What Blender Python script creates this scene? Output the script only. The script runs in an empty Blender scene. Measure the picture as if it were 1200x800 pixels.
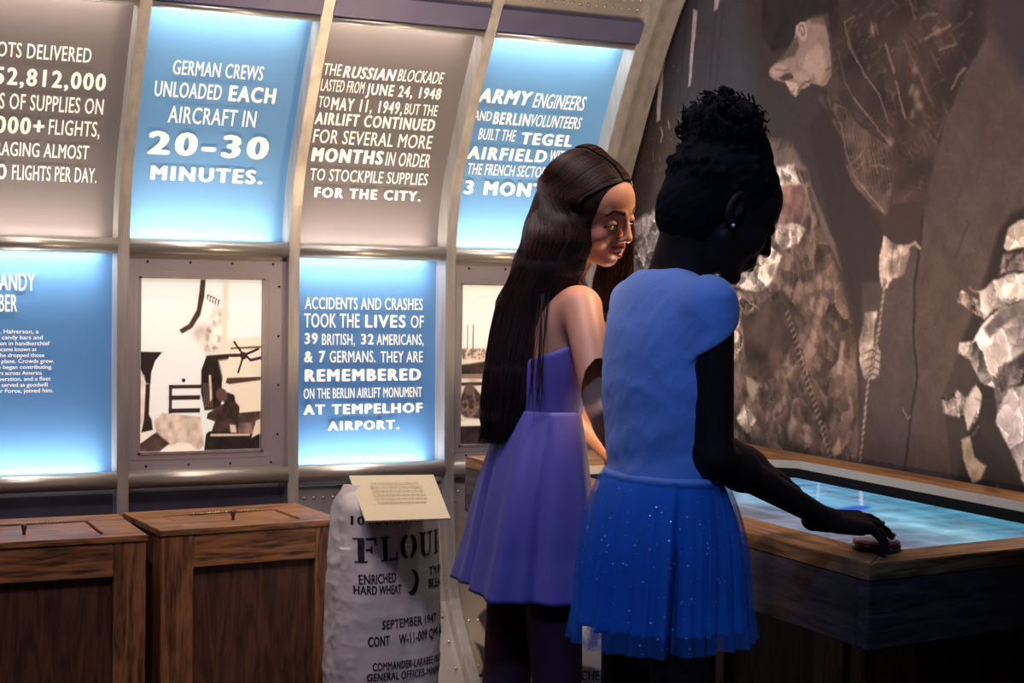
import bpy, bmesh, math, random
import numpy as np
from mathutils import Vector, Matrix
from mathutils.bvhtree import BVHTree
random.seed(7); rng = np.random.default_rng(7)
C = bpy.context.scene.collection
SC = bpy.context.scene

# ---------------------------------------------------------------- camera
F = 1838.0                                   # focal length in pixels of the 1200 px wide frame
_X = np.array([3904, 0, -F]); _X = _X/np.linalg.norm(_X)
_Y = np.array([-865, 82, -F]); _Y = _Y/np.linalg.norm(_Y); _Y = _Y-_X*(_X@_Y); _Y = _Y/np.linalg.norm(_Y)
_Z = np.cross(_X, _Y)
RW = np.array([_X, _Y, _Z])                  # camera axes -> world axes
CP = np.array([0, 0, 1.27])
cam = bpy.data.cameras.new('camera'); co = bpy.data.objects.new('camera', cam); C.objects.link(co)
cam.sensor_width = 36; cam.sensor_fit = 'HORIZONTAL'; cam.lens = F*36/1200; cam.clip_start = .05
co.matrix_world = Matrix(((*RW[0], CP[0]), (*RW[1], CP[1]), (*RW[2], CP[2]), (0, 0, 0, 1)))
SC.camera = co

def ray(px, py): return RW @ np.array([px-600, 400-py, -F])/F
def onx(px, py, x): d = ray(px, py); return CP+d*((x-CP[0])/d[0])
def ony(px, py, y): d = ray(px, py); return CP+d*((y-CP[1])/d[1])
def onz(px, py, z): d = ray(px, py); return CP+d*((z-CP[2])/d[2])
def ond(px, py, dep): return CP+ray(px, py)*dep

# ---------------------------------------------------------------- world, lights, exposure
w = bpy.data.worlds.new('world'); SC.world = w; w.use_nodes = True
w.node_tree.nodes['Background'].inputs[0].default_value = (.16, .14, .30, 1)
w.node_tree.nodes['Background'].inputs[1].default_value = .10
SC.view_settings.view_transform = 'Standard'; SC.view_settings.look = 'None'
SC.view_settings.exposure = 0.0; SC.view_settings.gamma = 1; SC.view_settings.use_curve_mapping = False

def look(o, target):
    d = Vector(target)-o.location; o.rotation_euler = d.to_track_quat('-Z', 'Y').to_euler()
def spot(name, loc, tgt, power, col, size=.08, ang=60, blend=.5):
    l = bpy.data.lights.new(name, 'SPOT'); l.energy = power; l.color = col; l.shadow_soft_size = size
    l.spot_size = math.radians(ang); l.spot_blend = blend
    o = bpy.data.objects.new(name, l); C.objects.link(o); o.location = loc; look(o, tgt); return o
def area(name, loc, tgt, power, col, sx, sy):
    l = bpy.data.lights.new(name, 'AREA'); l.shape = 'RECTANGLE'; l.size = sx; l.size_y = sy; l.energy = power; l.color = col
    o = bpy.data.objects.new(name, l); C.objects.link(o); o.location = loc; look(o, tgt); return o
spot('blue_spot_on_front_girl', (.35, .75, 2.64), (1.33, 2.24, .98), 62, (.15, .42, 1), .08, 26, .5)
spot('violet_spot_on_back_girl', (.05, 1.75, 2.64), (1.30, 2.76, .95), 24, (.24, .16, 1), .30, 34, .6)
spot('violet_spot_on_wall', (.35, 2.5, 2.66), (1.15, 4.2, .75), 17, (.50, .32, 1), .12, 62, .8)
spot('warm_spot_on_crates', (.80, 3.72, 2.68), (.90, 4.25, .6), 34, (1, .66, .36), .06, 56, .7)
spot('warm_spot_on_sack', (1.75, 3.2, 2.68), (1.55, 4.0, .5), 32, (1, .80, .66), .06, 42, .7)
area('fuselage_wash_light', (.7, 2.7, 2.5), (1.3, 4.5, 1.7), 17, (1, .86, .80), 1.6, .15)
spot('mural_wash_light', (.9, 2.2, 2.68), (2.6, 3.1, 1.5), 95, (1, .90, .94), .15, 100, .9)
# warm museum pin spot over the table
spot('table_pin_spot', (2.38, 2.72, 2.70), (1.80, 2.95, .85), 14, (1, .70, .40), .04, 50, .5)
spot('added_face_spot', (2.45, 2.10, 2.70), (1.48, 2.61, 1.34), 260, (1, .74, .48), .05, 9, .9)  # extra spot added to brighten the long-haired girl's face
# ---------------------------------------------------------------- helpers
def tag(o, label=None, cat=None, group=None, kind=None):
    if label: o['label'] = label
    if cat: o['category'] = cat
    if group: o['group'] = group
    if kind: o['kind'] = kind
    return o
def empty(name, loc=(0, 0, 0), label=None, cat=None, group=None, kind=None, rz=0):
    o = bpy.data.objects.new(name, None); C.objects.link(o); o.location = loc; o.rotation_euler = (0, 0, rz)
    o.empty_display_size = .05
    return tag(o, label, cat, group, kind)
def link(name, me, mat, parent=None, smooth=False):
    o = bpy.data.objects.new(name, me); C.objects.link(o)
    if mat is not None and not me.materials:
        for m in (mat if isinstance(mat, (list, tuple)) else [mat]): me.materials.append(m)
    if smooth and len(me.polygons): me.polygons.foreach_set('use_smooth', [True]*len(me.polygons))
    if parent is not None:
        o.parent = parent
        bpy.context.view_layer.update()
        o.matrix_parent_inverse = parent.matrix_world.inverted()
    return o
def mesh(name, verts, faces):
    me = bpy.data.meshes.new(name); me.from_pydata([tuple(map(float, v)) for v in verts], [], faces); me.update(); return me
def fmesh(name, V, Q):
    """fast mesh from arrays: V (n,3), Q (m,4) or (m,3)"""
    V = np.asarray(V, np.float32); Q = np.asarray(Q, np.int32); k = Q.shape[1]
    me = bpy.data.meshes.new(name); me.vertices.add(len(V)); me.vertices.foreach_set('co', V.ravel())
    me.loops.add(Q.size); me.loops.foreach_set('vertex_index', Q.ravel())
    me.polygons.add(len(Q)); me.polygons.foreach_set('loop_start', np.arange(0, Q.size, k, dtype=np.int32))
    me.polygons.foreach_set('loop_total', np.full(len(Q), k, np.int32))
    me.update(calc_edges=True); me.validate(); return me
def setcol(me, col):
    """col: (n,3) sRGB 0..1 per vertex"""
    col = np.clip(col, 0, 1); lin = np.where(col <= .04045, col/12.92, ((col+.055)/1.055)**2.4)
    a = me.color_attributes.new('col', 'FLOAT_COLOR', 'POINT')
    a.data.foreach_set('color', np.c_[lin, np.ones(len(lin))].astype(np.float32).ravel())
class MB:
    def __init__(s): s.v = []; s.f = []
    def add(s, vs, fs):
        n = len(s.v); s.v += [tuple(map(float, v)) for v in vs]; s.f += [tuple(i+n for i in f) for f in fs]; return s
    def box(s, x0, x1, y0, y1, z0, z1, M=None):
        vs = [(x, y, z) for x in (x0, x1) for y in (y0, y1) for z in (z0, z1)]
        if M: vs = [tuple(M @ Vector(v)) for v in vs]
        return s.add(vs, [(0, 1, 3, 2), (4, 6, 7, 5), (0, 4, 5, 1), (2, 3, 7, 6), (0, 2, 6, 4), (1, 5, 7, 3)])
    def prism(s, top, z0, z1):
        """polygon (x,y) counter-clockwise extruded between z0 and z1"""
        n = len(top)
        return s.add([(x, y, z0) for x, y in top]+[(x, y, z1) for x, y in top],
                     [tuple(range(n))[::-1], tuple(range(n, 2*n))]+[(i, (i+1) % n, n+(i+1) % n, n+i) for i in range(n)])
    def tube(s, pts, r, n=10, cap=True):
        pts = [Vector(p) for p in pts]; rr = r if hasattr(r, '__len__') else [r]*len(pts); vs = []
        u = None
        for i, p in enumerate(pts):
            d = (pts[min(i+1, len(pts)-1)]-pts[max(i-1, 0)]).normalized()
            if u is None: u = d.orthogonal().normalized()
            u = (u-d*u.dot(d)).normalized(); v = d.cross(u)
            vs += [tuple(p+rr[i]*(math.cos(a)*u+math.sin(a)*v)) for a in [2*math.pi*k/n for k in range(n)]]
        fs = [(i*n+k, i*n+(k+1) % n, (i+1)*n+(k+1) % n, (i+1)*n+k) for i in range(len(pts)-1) for k in range(n)]
        if cap: fs += [tuple(range(n))[::-1], tuple(range((len(pts)-1)*n, len(pts)*n))]
        return s.add(vs, fs)
    def sweep(s, prof, axis_pts):
        """closed profile lists per station (same length) joined"""
        n = len(axis_pts[0]); vs = [p for st in axis_pts for p in st]
        fs = [(i*n+k, i*n+(k+1) % n, (i+1)*n+(k+1) % n, (i+1)*n+k) for i in range(len(axis_pts)-1) for k in range(n)]
        fs += [tuple(range(n))[::-1], tuple(range((len(axis_pts)-1)*n, len(axis_pts)*n))]
        return s.add(vs, fs)
    def dome(s, c, nrm, r, n=8):
        c = Vector(c); d = Vector(nrm).normalized(); u = d.orthogonal().normalized(); v = d.cross(u)
        vs = []
        for h, q in ((0, 1), (.45, .85), (.8, .45)):
            vs += [tuple(c+d*h*r+q*r*(math.cos(a)*u+math.sin(a)*v)) for a in [2*math.pi*k/n for k in range(n)]]
        vs.append(tuple(c+d*r*.92))
        fs = [(i*n+k, i*n+(k+1) % n, (i+1)*n+(k+1) % n, (i+1)*n+k) for i in range(2) for k in range(n)]
        fs += [(2*n+k, 2*n+(k+1) % n, 3*n) for k in range(n)]
        return s.add(vs, fs)
    def build(s, name, mat, parent=None, smooth=False, bevel=0):
        me = mesh(name, s.v, s.f)
        bm = bmesh.new(); bm.from_mesh(me)
        if bevel: bmesh.ops.bevel(bm, geom=list(bm.edges), offset=bevel, segments=2, affect='EDGES', clamp_overlap=True)
        bmesh.ops.recalc_face_normals(bm, faces=bm.faces); bm.to_mesh(me); bm.free()
        return link(name, me, mat, parent, smooth)

# ---------------------------------------------------------------- materials
MATS = {}
def mat(name, col, rough=.6, metal=0, spec=.5, emit=0, ecol=None, noise=0, nscale=8, bump=0, bscale=60, sheen=0, sss=0, attr=False, stretch=None, trans=0):
    m = bpy.data.materials.new(name); m.use_nodes = True; nt = m.node_tree; N = nt.nodes; L = nt.links; b = N['Principled BSDF']
    b.inputs['Base Color'].default_value = (*col, 1); b.inputs['Roughness'].default_value = rough; b.inputs['Metallic'].default_value = metal
    b.inputs['Specular IOR Level'].default_value = spec
    if sheen: b.inputs['Sheen Weight'].default_value = sheen
    if sss: b.inputs['Subsurface Weight'].default_value = sss; b.inputs['Subsurface Radius'].default_value = (.012, .005, .003)
    tc = N.new('ShaderNodeTexCoord'); mp = N.new('ShaderNodeMapping'); L.new(tc.outputs['Object'], mp.inputs[0])
    if stretch: mp.inputs['Scale'].default_value = stretch
    csock = None
    if attr:
        a = N.new('ShaderNodeVertexColor'); a.layer_name = 'col'; csock = a.outputs[0]
    if noise:
        nz = N.new('ShaderNodeTexNoise'); nz.inputs['Scale'].default_value = nscale; nz.inputs['Detail'].default_value = 6; L.new(mp.outputs[0], nz.inputs[0])
        mr = N.new('ShaderNodeMapRange'); mr.inputs[1].default_value = .3; mr.inputs[2].default_value = .7; mr.inputs[3].default_value = 1-noise; mr.inputs[4].default_value = 1+noise
        L.new(nz.outputs[0], mr.inputs[0])
        mx = N.new('ShaderNodeVectorMath'); mx.operation = 'SCALE'
        if csock: L.new(csock, mx.inputs[0])
        else: mx.inputs[0].default_value = col
        L.new(mr.outputs[0], mx.inputs['Scale']); csock = mx.outputs[0]
    if csock:
        L.new(csock, b.inputs['Base Color'])
    if emit:
        b.inputs['Emission Strength'].default_value = emit
        if ecol: b.inputs['Emission Color'].default_value = (*ecol, 1)
        elif csock: L.new(csock, b.inputs['Emission Color'])
        else: b.inputs['Emission Color'].default_value = (*col, 1)
    if bump:
        nb = N.new('ShaderNodeTexNoise'); nb.inputs['Scale'].default_value = bscale; nb.inputs['Detail'].default_value = 5; L.new(mp.outputs[0], nb.inputs[0])
        bp = N.new('ShaderNodeBump'); bp.inputs['Strength'].default_value = bump; bp.inputs['Distance'].default_value = .004; L.new(nb.outputs[0], bp.inputs['Height']); L.new(bp.outputs[0], b.inputs['Normal'])
    MATS[name] = m; return m
def wood(name, c1, c2, axis, rough=.45):
    """grain running along axis (0,1,2), rings, knots"""
    m = bpy.data.materials.new(name); m.use_nodes = True; nt = m.node_tree; N = nt.nodes; L = nt.links; b = N['Principled BSDF']
    tc = N.new('ShaderNodeTexCoord'); mp = N.new('ShaderNodeMapping'); L.new(tc.outputs['Object'], mp.inputs[0])
    s = [14, 14, 14]; s[axis] = 1.6; mp.inputs['Scale'].default_value = s
    n1 = N.new('ShaderNodeTexNoise'); n1.inputs['Scale'].default_value = 1.2; n1.inputs['Detail'].default_value = 8; n1.inputs['Distortion'].default_value = 1.2; L.new(mp.outputs[0], n1.inputs[0])
    wv = N.new('ShaderNodeMath'); wv.operation = 'MULTIPLY'; wv.inputs[1].default_value = 26; L.new(n1.outputs[0], wv.inputs[0])
    sn = N.new('ShaderNodeMath'); sn.operation = 'SINE'; L.new(wv.outputs[0], sn.inputs[0])
    n2 = N.new('ShaderNodeTexNoise'); n2.inputs['Scale'].default_value = 9; n2.inputs['Detail'].default_value = 5; L.new(mp.outputs[0], n2.inputs[0])
    ad = N.new('ShaderNodeMath'); ad.operation = 'MULTIPLY_ADD'; ad.inputs[1].default_value = .16; L.new(sn.outputs[0], ad.inputs[0]); L.new(n2.outputs[0], ad.inputs[2])
    vo = N.new('ShaderNodeTexVoronoi'); mp2 = N.new('ShaderNodeMapping'); L.new(tc.outputs['Object'], mp2.inputs[0]); s2 = [7, 7, 7]; s2[axis] = 3.5; mp2.inputs['Scale'].default_value = s2; L.new(mp2.outputs[0], vo.inputs[0]); vo.inputs['Scale'].default_value = 1
    kn = N.new('ShaderNodeMapRange'); kn.inputs[1].default_value = .03; kn.inputs[2].default_value = .13; kn.inputs[3].default_value = .28; kn.inputs[4].default_value = 0; L.new(vo.outputs[0], kn.inputs[0])
    sb = N.new('ShaderNodeMath'); sb.operation = 'SUBTRACT'; L.new(ad.outputs[0], sb.inputs[0]); L.new(kn.outputs[0], sb.inputs[1])
    cr = N.new('ShaderNodeValToRGB'); cr.color_ramp.elements[0].position = .22; cr.color_ramp.elements[0].color = (*c1, 1); cr.color_ramp.elements[1].position = .72; cr.color_ramp.elements[1].color = (*c2, 1)
    L.new(sb.outputs[0], cr.inputs[0]); L.new(cr.outputs[0], b.inputs['Base Color']); b.inputs['Roughness'].default_value = rough
    bp = N.new('ShaderNodeBump'); bp.inputs['Strength'].default_value = .25; bp.inputs['Distance'].default_value = .002; L.new(sb.outputs[0], bp.inputs['Height']); L.new(bp.outputs[0], b.inputs['Normal'])
    MATS[name] = m; return m
M_rib = mat('brushed_aluminium', (.50, .46, .43), .42, .55, noise=.18, nscale=5, bump=.15, bscale=30, stretch=(8, 8, 1))
M_rail = mat('aluminium_tube', (.58, .54, .48), .34, .7, noise=.12, nscale=5, stretch=(1, 8, 8), bump=.1)
M_skin_metal = mat('riveted_skin_metal', (.42, .38, .35), .48, .55, noise=.22, nscale=4, bump=.15, bscale=20)
M_dark_metal = mat('dark_backing_metal', (.10, .09, .13), .5, .4, noise=.15)
M_rivet = mat('rivet_steel', (.62, .58, .52), .3, .8)
M_screw = mat('dark_screw', (.05, .04, .04), .5, .5)
M_plate = mat('satin_photo_plate', (.46, .40, .42), .5, .45, noise=.10, nscale=3, bump=.1, bscale=40)
M_ceiling = mat('dark_ceiling_paint', (.03, .03, .035), .9)
M_floor = mat('dark_floor', (.05, .045, .05), .6, noise=.2)
M_cr_x = wood('crate_wood_x', (.085, .036, .018), (.42, .185, .075), 0)
M_cr_z = wood('crate_wood_z', (.085, .036, .018), (.38, .165, .068), 2)
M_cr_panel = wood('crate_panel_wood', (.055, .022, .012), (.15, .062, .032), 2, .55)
M_tb_y = wood('table_wood_y', (.16, .055, .018), (.52, .25, .085), 1, .4)
M_tb_x = wood('table_wood_x', (.16, .055, .018), (.52, .25, .085), 0, .4)
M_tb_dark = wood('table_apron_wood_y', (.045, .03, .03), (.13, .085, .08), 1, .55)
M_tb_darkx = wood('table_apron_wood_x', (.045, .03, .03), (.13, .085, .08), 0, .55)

# ---------------------------------------------------------------- fuselage cross-section: y of the rib face for a height
_pz = [-.2, 0, .06, .126, .263, .43, .65, 1.0, 1.37, 1.5, 1.61, 1.70, 1.85, 2.03, 2.12, 2.3, 2.5, 2.75]
_py = [4.15, 4.31, 4.36, 4.42, 4.53, 4.566, 4.585, 4.598, 4.60, 4.582, 4.552, 4.50, 4.425, 4.315, 4.255, 4.11, 3.93, 3.66]
def prof(z):
    return float(np.interp(z, _pz, _py))
_zz = np.linspace(-.2, 2.75, 296); _yy = np.interp(_zz, _pz, _py)
for _ in range(40): _yy[1:-1] = (_yy[:-2]+2*_yy[1:-1]+_yy[2:])/4
def prof(z): return float(np.interp(z, _zz, _yy))
def on_prof(px, py, off=0):
    y = 4.6
    for _ in range(12):
        p = ony(px, py, y); y = prof(p[2])+off
    return p
# ---------------------------------------------------------------- blended implicit surfaces -> one continuous mesh
class Field:
    def __init__(s, xs, ys, zs):
        s.xs, s.ys, s.zs = [np.asarray(a, np.float32) for a in (xs, ys, zs)]
        s.v = np.full((len(xs), len(ys), len(zs)), .5, np.float32)
    def sub(s, lo, hi):
        sl = []
        for a, l, h in zip((s.xs, s.ys, s.zs), lo, hi):
            i = max(0, np.searchsorted(a, l)-1); j = min(len(a), np.searchsorted(a, h)+1); sl.append(slice(i, max(j, i)))
        return tuple(sl)
    def grid(s, sl): return s.xs[sl[0]][:, None, None], s.ys[sl[1]][None, :, None], s.zs[sl[2]][None, None, :]
    def put(s, sl, d, k, op):
        a = s.v[sl]
        if a.size == 0: return
        if op == 'u':
            if k > 0: h = np.clip(.5+.5*(a-d)/k, 0, 1); r = a*(1-h)+d*h-k*h*(1-h)
            else: r = np.minimum(a, d)
        elif op == 's':
            dd = -d
            if k > 0: h = np.clip(.5-.5*(a-dd)/k, 0, 1); r = a*(1-h)+dd*h+k*h*(1-h)
            else: r = np.maximum(a, dd)
        else:
            r = np.maximum(a, d)
        s.v[sl] = r
    def cap(s, a, b, ra, rb=None, k=.01, op='u', M=None):
        rb = ra if rb is None else rb
        if M is not None: a = M @ Vector(a); b = M @ Vector(b)
        a = np.array(a, float); b = np.array(b, float); m = max(ra, rb)+k+.012
        sl = s.sub(np.minimum(a, b)-m, np.maximum(a, b)+m); X, Y, Z = s.grid(sl); d = b-a; L2 = max(d@d, 1e-9)
        t = np.clip(((X-a[0])*d[0]+(Y-a[1])*d[1]+(Z-a[2])*d[2])/L2, 0, 1)
        r = np.sqrt((X-a[0]-t*d[0])**2+(Y-a[1]-t*d[1])**2+(Z-a[2]-t*d[2])**2)
        s.put(sl, (r-(ra+(rb-ra)*t)).astype(np.float32), k, op)
    def ell(s, c, r, k=.01, op='u', M=None, rot=None):
        """ellipsoid; M (4x4) puts local coordinates into the world"""
        L = (M if M is not None else Matrix.Identity(4)) @ Matrix.Translation(Vector(c))
        if rot is not None: L = L @ rot
        I = np.array(L.inverted()); c0 = np.array(L.translation); m = max(r)+k+.012
        sl = s.sub(c0-m, c0+m); X, Y, Z = s.grid(sl)
        q = [I[i, 0]*X+I[i, 1]*Y+I[i, 2]*Z+I[i, 3] for i in range(3)]
        k0 = np.sqrt(sum((q[i]/r[i])**2 for i in range(3)))+1e-6; k1 = np.sqrt(sum((q[i]/r[i]**2)**2 for i in range(3)))+1e-6
        s.put(sl, (k0*(k0-1)/k1).astype(np.float32), k, op)
    def half(s, n, d, k=0, lo=(-9, -9, -9), hi=(9, 9, 9)):
        """keep only n.p <= d inside the box lo..hi"""
        sl = s.sub(lo, hi); X, Y, Z = s.grid(sl)
        s.put(sl, (n[0]*X+n[1]*Y+n[2]*Z-d).astype(np.float32)+0*s.v[sl], 0, 'i')
    def nets(s):
        v = s.v; ins = v < 0
        c = np.zeros(tuple(n-1 for n in v.shape), np.int8)
        for i in (0, 1):
            for j in (0, 1):
                for k in (0, 1): c += ins[i:v.shape[0]-1+i, j:v.shape[1]-1+j, k:v.shape[2]-1+k]
        act = (c > 0) & (c < 8); idx = np.argwhere(act); ids = np.full(act.shape, -1, np.int32); ids[act] = np.arange(len(idx))
        P = np.zeros((len(idx), 3)); W = np.zeros(len(idx)); ax = (s.xs, s.ys, s.zs)
        corners = [(i, j, k) for i in (0, 1) for j in (0, 1) for k in (0, 1)]
        for a in corners:
            for d in range(3):
                if a[d]: continue
                b = list(a); b[d] = 1
                ia = idx+a; ib = idx+b
                va = v[ia[:, 0], ia[:, 1], ia[:, 2]]; vb = v[ib[:, 0], ib[:, 1], ib[:, 2]]
                m = (va < 0) != (vb < 0); t = np.where(m, va/np.where(va == vb, 1, va-vb), 0)
                pa = np.stack([ax[q][ia[:, q]] for q in range(3)], 1); pb = np.stack([ax[q][ib[:, q]] for q in range(3)], 1)
                P += np.where(m[:, None], pa+(pb-pa)*t[:, None], 0); W += m
        P /= W[:, None]; Q = []
        for d in range(3):
            o = [q for q in range(3) if q != d]
            sa = [slice(None)]*3; sb = [slice(None)]*3; sa[d] = slice(0, -1); sb[d] = slice(1, None)
            cr = np.argwhere(ins[tuple(sa)] != ins[tuple(sb)])
            cr = cr[(cr[:, o[0]] > 0) & (cr[:, o[1]] > 0) & (cr[:, o[0]] < v.shape[o[0]]-1) & (cr[:, o[1]] < v.shape[o[1]]-1)]
            if not len(cr): continue
            q = []
            for du, dv in ((-1, -1), (0, -1), (0, 0), (-1, 0)):
                z = cr.copy(); z[:, o[0]] += du; z[:, o[1]] += dv; q.append(ids[z[:, 0], z[:, 1], z[:, 2]])
            q = np.stack(q, 1); flip = ins[cr[:, 0], cr[:, 1], cr[:, 2]]
            if d == 1: flip = ~flip
            q[~flip] = q[~flip][:, ::-1]; Q.append(q)
        Q = np.concatenate(Q); Q = Q[(Q >= 0).all(1)]
        return P, Q
    def relax(s, P, Q, n=2, w=.5):
        for _ in range(n):
            A = np.zeros_like(P); c = np.zeros(len(P))
            for a, b in ((0, 1), (1, 2), (2, 3), (3, 0)):
                np.add.at(A, Q[:, a], P[Q[:, b]]); np.add.at(A, Q[:, b], P[Q[:, a]]); np.add.at(c, Q[:, a], 1); np.add.at(c, Q[:, b], 1)
            P = P*(1-w)+w*A/np.maximum(c, 1)[:, None]
        return P
def steps(*segs):
    """segs: (start, end, step) in order -> rising coordinates"""
    out = []
    for a, b, h in segs:
        n = max(1, int(round((b-a)/h))); out += list(np.linspace(a, b, n, endpoint=False))
    out.append(segs[-1][1]); return np.array(out)

def vnoise(x, y, seed=0, n=64):
    """smooth value noise on 2-D arrays"""
    r = np.random.default_rng(seed).random((n, n)); xi = np.floor(x).astype(int); yi = np.floor(y).astype(int); fx = x-xi; fy = y-yi
    fx = fx*fx*(3-2*fx); fy = fy*fy*(3-2*fy); g = lambda i, j: r[i % n, j % n]
    return (g(xi, yi)*(1-fx)+g(xi+1, yi)*fx)*(1-fy)+(g(xi, yi+1)*(1-fx)+g(xi+1, yi+1)*fx)*fy
def fbm(x, y, seed=0, o=4):
    s = 0; a = .5
    for i in range(o): s = s+a*vnoise(x*2**i, y*2**i, seed+i); a *= .5
    return s
def ridge(x, y, seed=0, o=4):
    s = 0; a = .5
    for i in range(o): s = s+a*(1-np.abs(2*vnoise(x*2**i, y*2**i, seed+i)-1))**2; a *= .5
    return s
def facets(x, y, seed=0):
    """crumpled paper: every cell of a Voronoi pattern is its own tilted facet"""
    r = np.random.default_rng(seed).random((64, 64, 4)); xi = np.floor(x).astype(int); yi = np.floor(y).astype(int); best = np.full(x.shape, 9.); second = best.copy(); val = np.zeros(x.shape)
    for i in (-1, 0, 1):
        for j in (-1, 0, 1):
            q = r[(xi+i) % 64, (yi+j) % 64]; dx = x-(xi+i+q[..., 0]); dy = y-(yi+j+q[..., 1]); d = np.hypot(dx*1.0, dy*.8); a = q[..., 2]*6.283
            m = d < best; second = np.where(m, best, np.minimum(second, d)); val = np.where(m, .5+.75*(dx*np.cos(a)+dy*np.sin(a))+.45*(q[..., 3]-.5), val); best = np.where(m, d, best)
    return val+.35*np.exp(-((second-best)/.07)**2)*(np.sin(x*3+y*5) > -.2)
def crumple(x, y, seed=0):
    wx = x+.5*(fbm(x*1.5, y*1.5, seed+50, 3)-.5); wy = y+.5*(fbm(x*1.5+7, y*1.5, seed+60, 3)-.5)
    return .5*facets(wx, wy, seed)+.32*facets(wx*2.3, wy*2.3, seed+1)+.18*fbm(x*6, y*6, seed+2, 3)
# ---------------------------------------------------------------- the shell
RX = [-.114, .402, .918, 1.432, 1.948, 2.470]           # rib centres along the wall
RW2 = .017
zs = np.linspace(-.02, 2.72, 110)
sk = MB()
wv = [(x, prof(z)+.105, z) for z in zs for x in (-.7, 2.62)]+[(x, prof(z)+.135, z) for z in zs for x in (-.7, 2.62)]
n = len(zs)*2
wf = [(2*i, 2*i+1, 2*i+3, 2*i+2) for i in range(len(zs)-1)]+[(n+2*i, n+2*i+2, n+2*i+3, n+2*i+1) for i in range(len(zs)-1)]
sk.add(wv, wf); wall_back = sk.build('wall_back', M_skin_metal, None, True); tag(wall_back, kind='structure')
tag(MB().box(-1.5, 2.64, -.8, 5.2, -.06, 0).build('floor', M_floor), kind='structure')
tag(MB().box(-1.5, 2.7, -.8, 5.2, 2.74, 2.8).build('ceiling', M_ceiling), kind='structure')
M_side = mat('dark_wall_paint', (.05, .045, .055), .85)
tag(MB().box(-1.56, -1.5, -.8, 5.2, 0, 2.74).build('wall_left', M_side), kind='structure')
tag(MB().box(2.645, 2.72, -.8, 5.2, 0, 2.74).build('wall_right', M_side), kind='structure')
def strip(x0, x1, z0, z1, o0, o1, n=24, over=0):
    """solid that follows the cross-section: between offsets o0 (front) and o1 (back)"""
    st = []
    for z in np.linspace(z0, z1, n):
        y = prof(z); e = 1e-3; t = Vector((0, prof(z+e)-prof(z-e), 2*e)).normalized(); nn = Vector((0, t.z, -t.y))
        a = Vector((0, y, z)); st.append([tuple(a+nn*o0+Vector((x0, 0, 0))), tuple(a+nn*o0+Vector((x1, 0, 0))), tuple(a+nn*o1+Vector((x1, 0, 0))), tuple(a+nn*o1+Vector((x0, 0, 0)))])
    return MB().sweep(None, st)
for i, x in enumerate(RX):
    wd = RW2 if i < 5 else .021
    strip(x-wd, x+wd, 0, 2.72, 0, .10, 90).build('rib', M_rib, wall_back, False, .0015)
if True:                                                   # last rib: wider flange that overlaps the mural side
    strip(2.491, 2.60, 0, 2.72, .06, .095, 90).build('rib_flange', M_rib, wall_back)
rv = MB(); M_shaded_rail = mat('shaded_rail_metal', (.13, .12, .22), .45, .4, noise=.1)
for i in range(5):
    a = RX[i]+RW2; b = RX[i+1]-RW2
    def rail(z, r, o, m=M_rail, nm='rail'):
        MB().tube([(a, prof(z)+o, z), (b, prof(z)+o, z)], r, 18).build(nm, m, wall_back, True)
    rail(1.362, .023, .018); rail(.680, .026, .014); rail(2.022, .011, .016)
    # dark band with the top rail's shade put into its colour, then riveted sheet
    strip(a, b, 2.030, 2.088, -.002, .05, 5).build('shaded_rail_band', M_shaded_rail, wall_back)
    strip(a, b, 2.088, 2.60, .022, .034, 16).build('upper_sheet', M_skin_metal, wall_back)
    for z in (2.125, 2.150, 2.30, 2.44):
        for k in range(16):
            x = a+.03+(b-a-.06)*k/15; rv.dome((x, prof(z)+.022, z), (0, -1, -.6), .0055)
    # below the bottom rail
    if i in (3, 4):
        strip(a, b, .05, .640, .04, .05, 14).build('lower_sheet', M_skin_metal, wall_back)
        for z, dx in ((.36, .0), (.40, .02), (.20, 0), (.60, 0)):
            for k in range(14):
                x = a+.03+dx+(b-a-.08)*k/13; rv.dome((x, prof(z)+.042, z), (0, -1, 0), .0065)
        for xx in (a+.02, b-.02):
            for k in range(8): rv.dome((xx, prof(.08+.07*k)+.042, .08+.07*k), (0, -1, 0), .0055)
    else:
        strip(a, b, .05, .640, .06, .07, 14).build('lower_sheet', M_dark_metal, wall_back)
tag(rv.build('rivet', M_rivet, wall_back, True), kind='stuff')


M_blue = mat('blue_print_film', (.10, .225, .37), .55, emit=.62, ecol=(.028, .108, .24), noise=.04, nscale=3)
M_blue2 = mat('deep_blue_print_film', (.07, .18, .35), .55, emit=.62, ecol=(.012, .062, .19), noise=.04, nscale=3)
M_gray = mat('grey_print_film', (.105, .080, .072), .55, emit=.60, noise=.04, nscale=3)
M_letter = mat('cream_lettering', (.66, .60, .52), .6, emit=.75)
GC = {}
def glyphs(s, off, shear, sp):
    key = (s, off, shear, sp)
    if key in GC: return GC[key]
    def raw(t):
        c = bpy.data.curves.new('t', 'FONT'); c.body = t; c.offset = off; c.shear = shear; c.space_character = sp; c.resolution_u = 3
        o = bpy.data.objects.new('t', c); C.objects.link(o); bpy.context.view_layer.update()
        me = o.evaluated_get(bpy.context.evaluated_depsgraph_get()).to_mesh()
        me.calc_loop_triangles(); V = np.array([v.co[:2] for v in me.vertices]); T = [tuple(t.vertices) for t in me.loop_triangles]
        bpy.data.objects.remove(o); bpy.data.curves.remove(c); return V, T
    if ('H', off) not in GC: GC[('H', off)] = raw('H')[0]
    H = GC[('H', off)]; V, T = raw(s); y0, y1 = H[:, 1].min(), H[:, 1].max()
    V = np.c_[(V[:, 0]-V[:, 0].min())/np.ptp(V[:, 0]), (V[:, 1]-y0)/(y1-y0)]
    GC[key] = (V, T); return V, T
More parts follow.
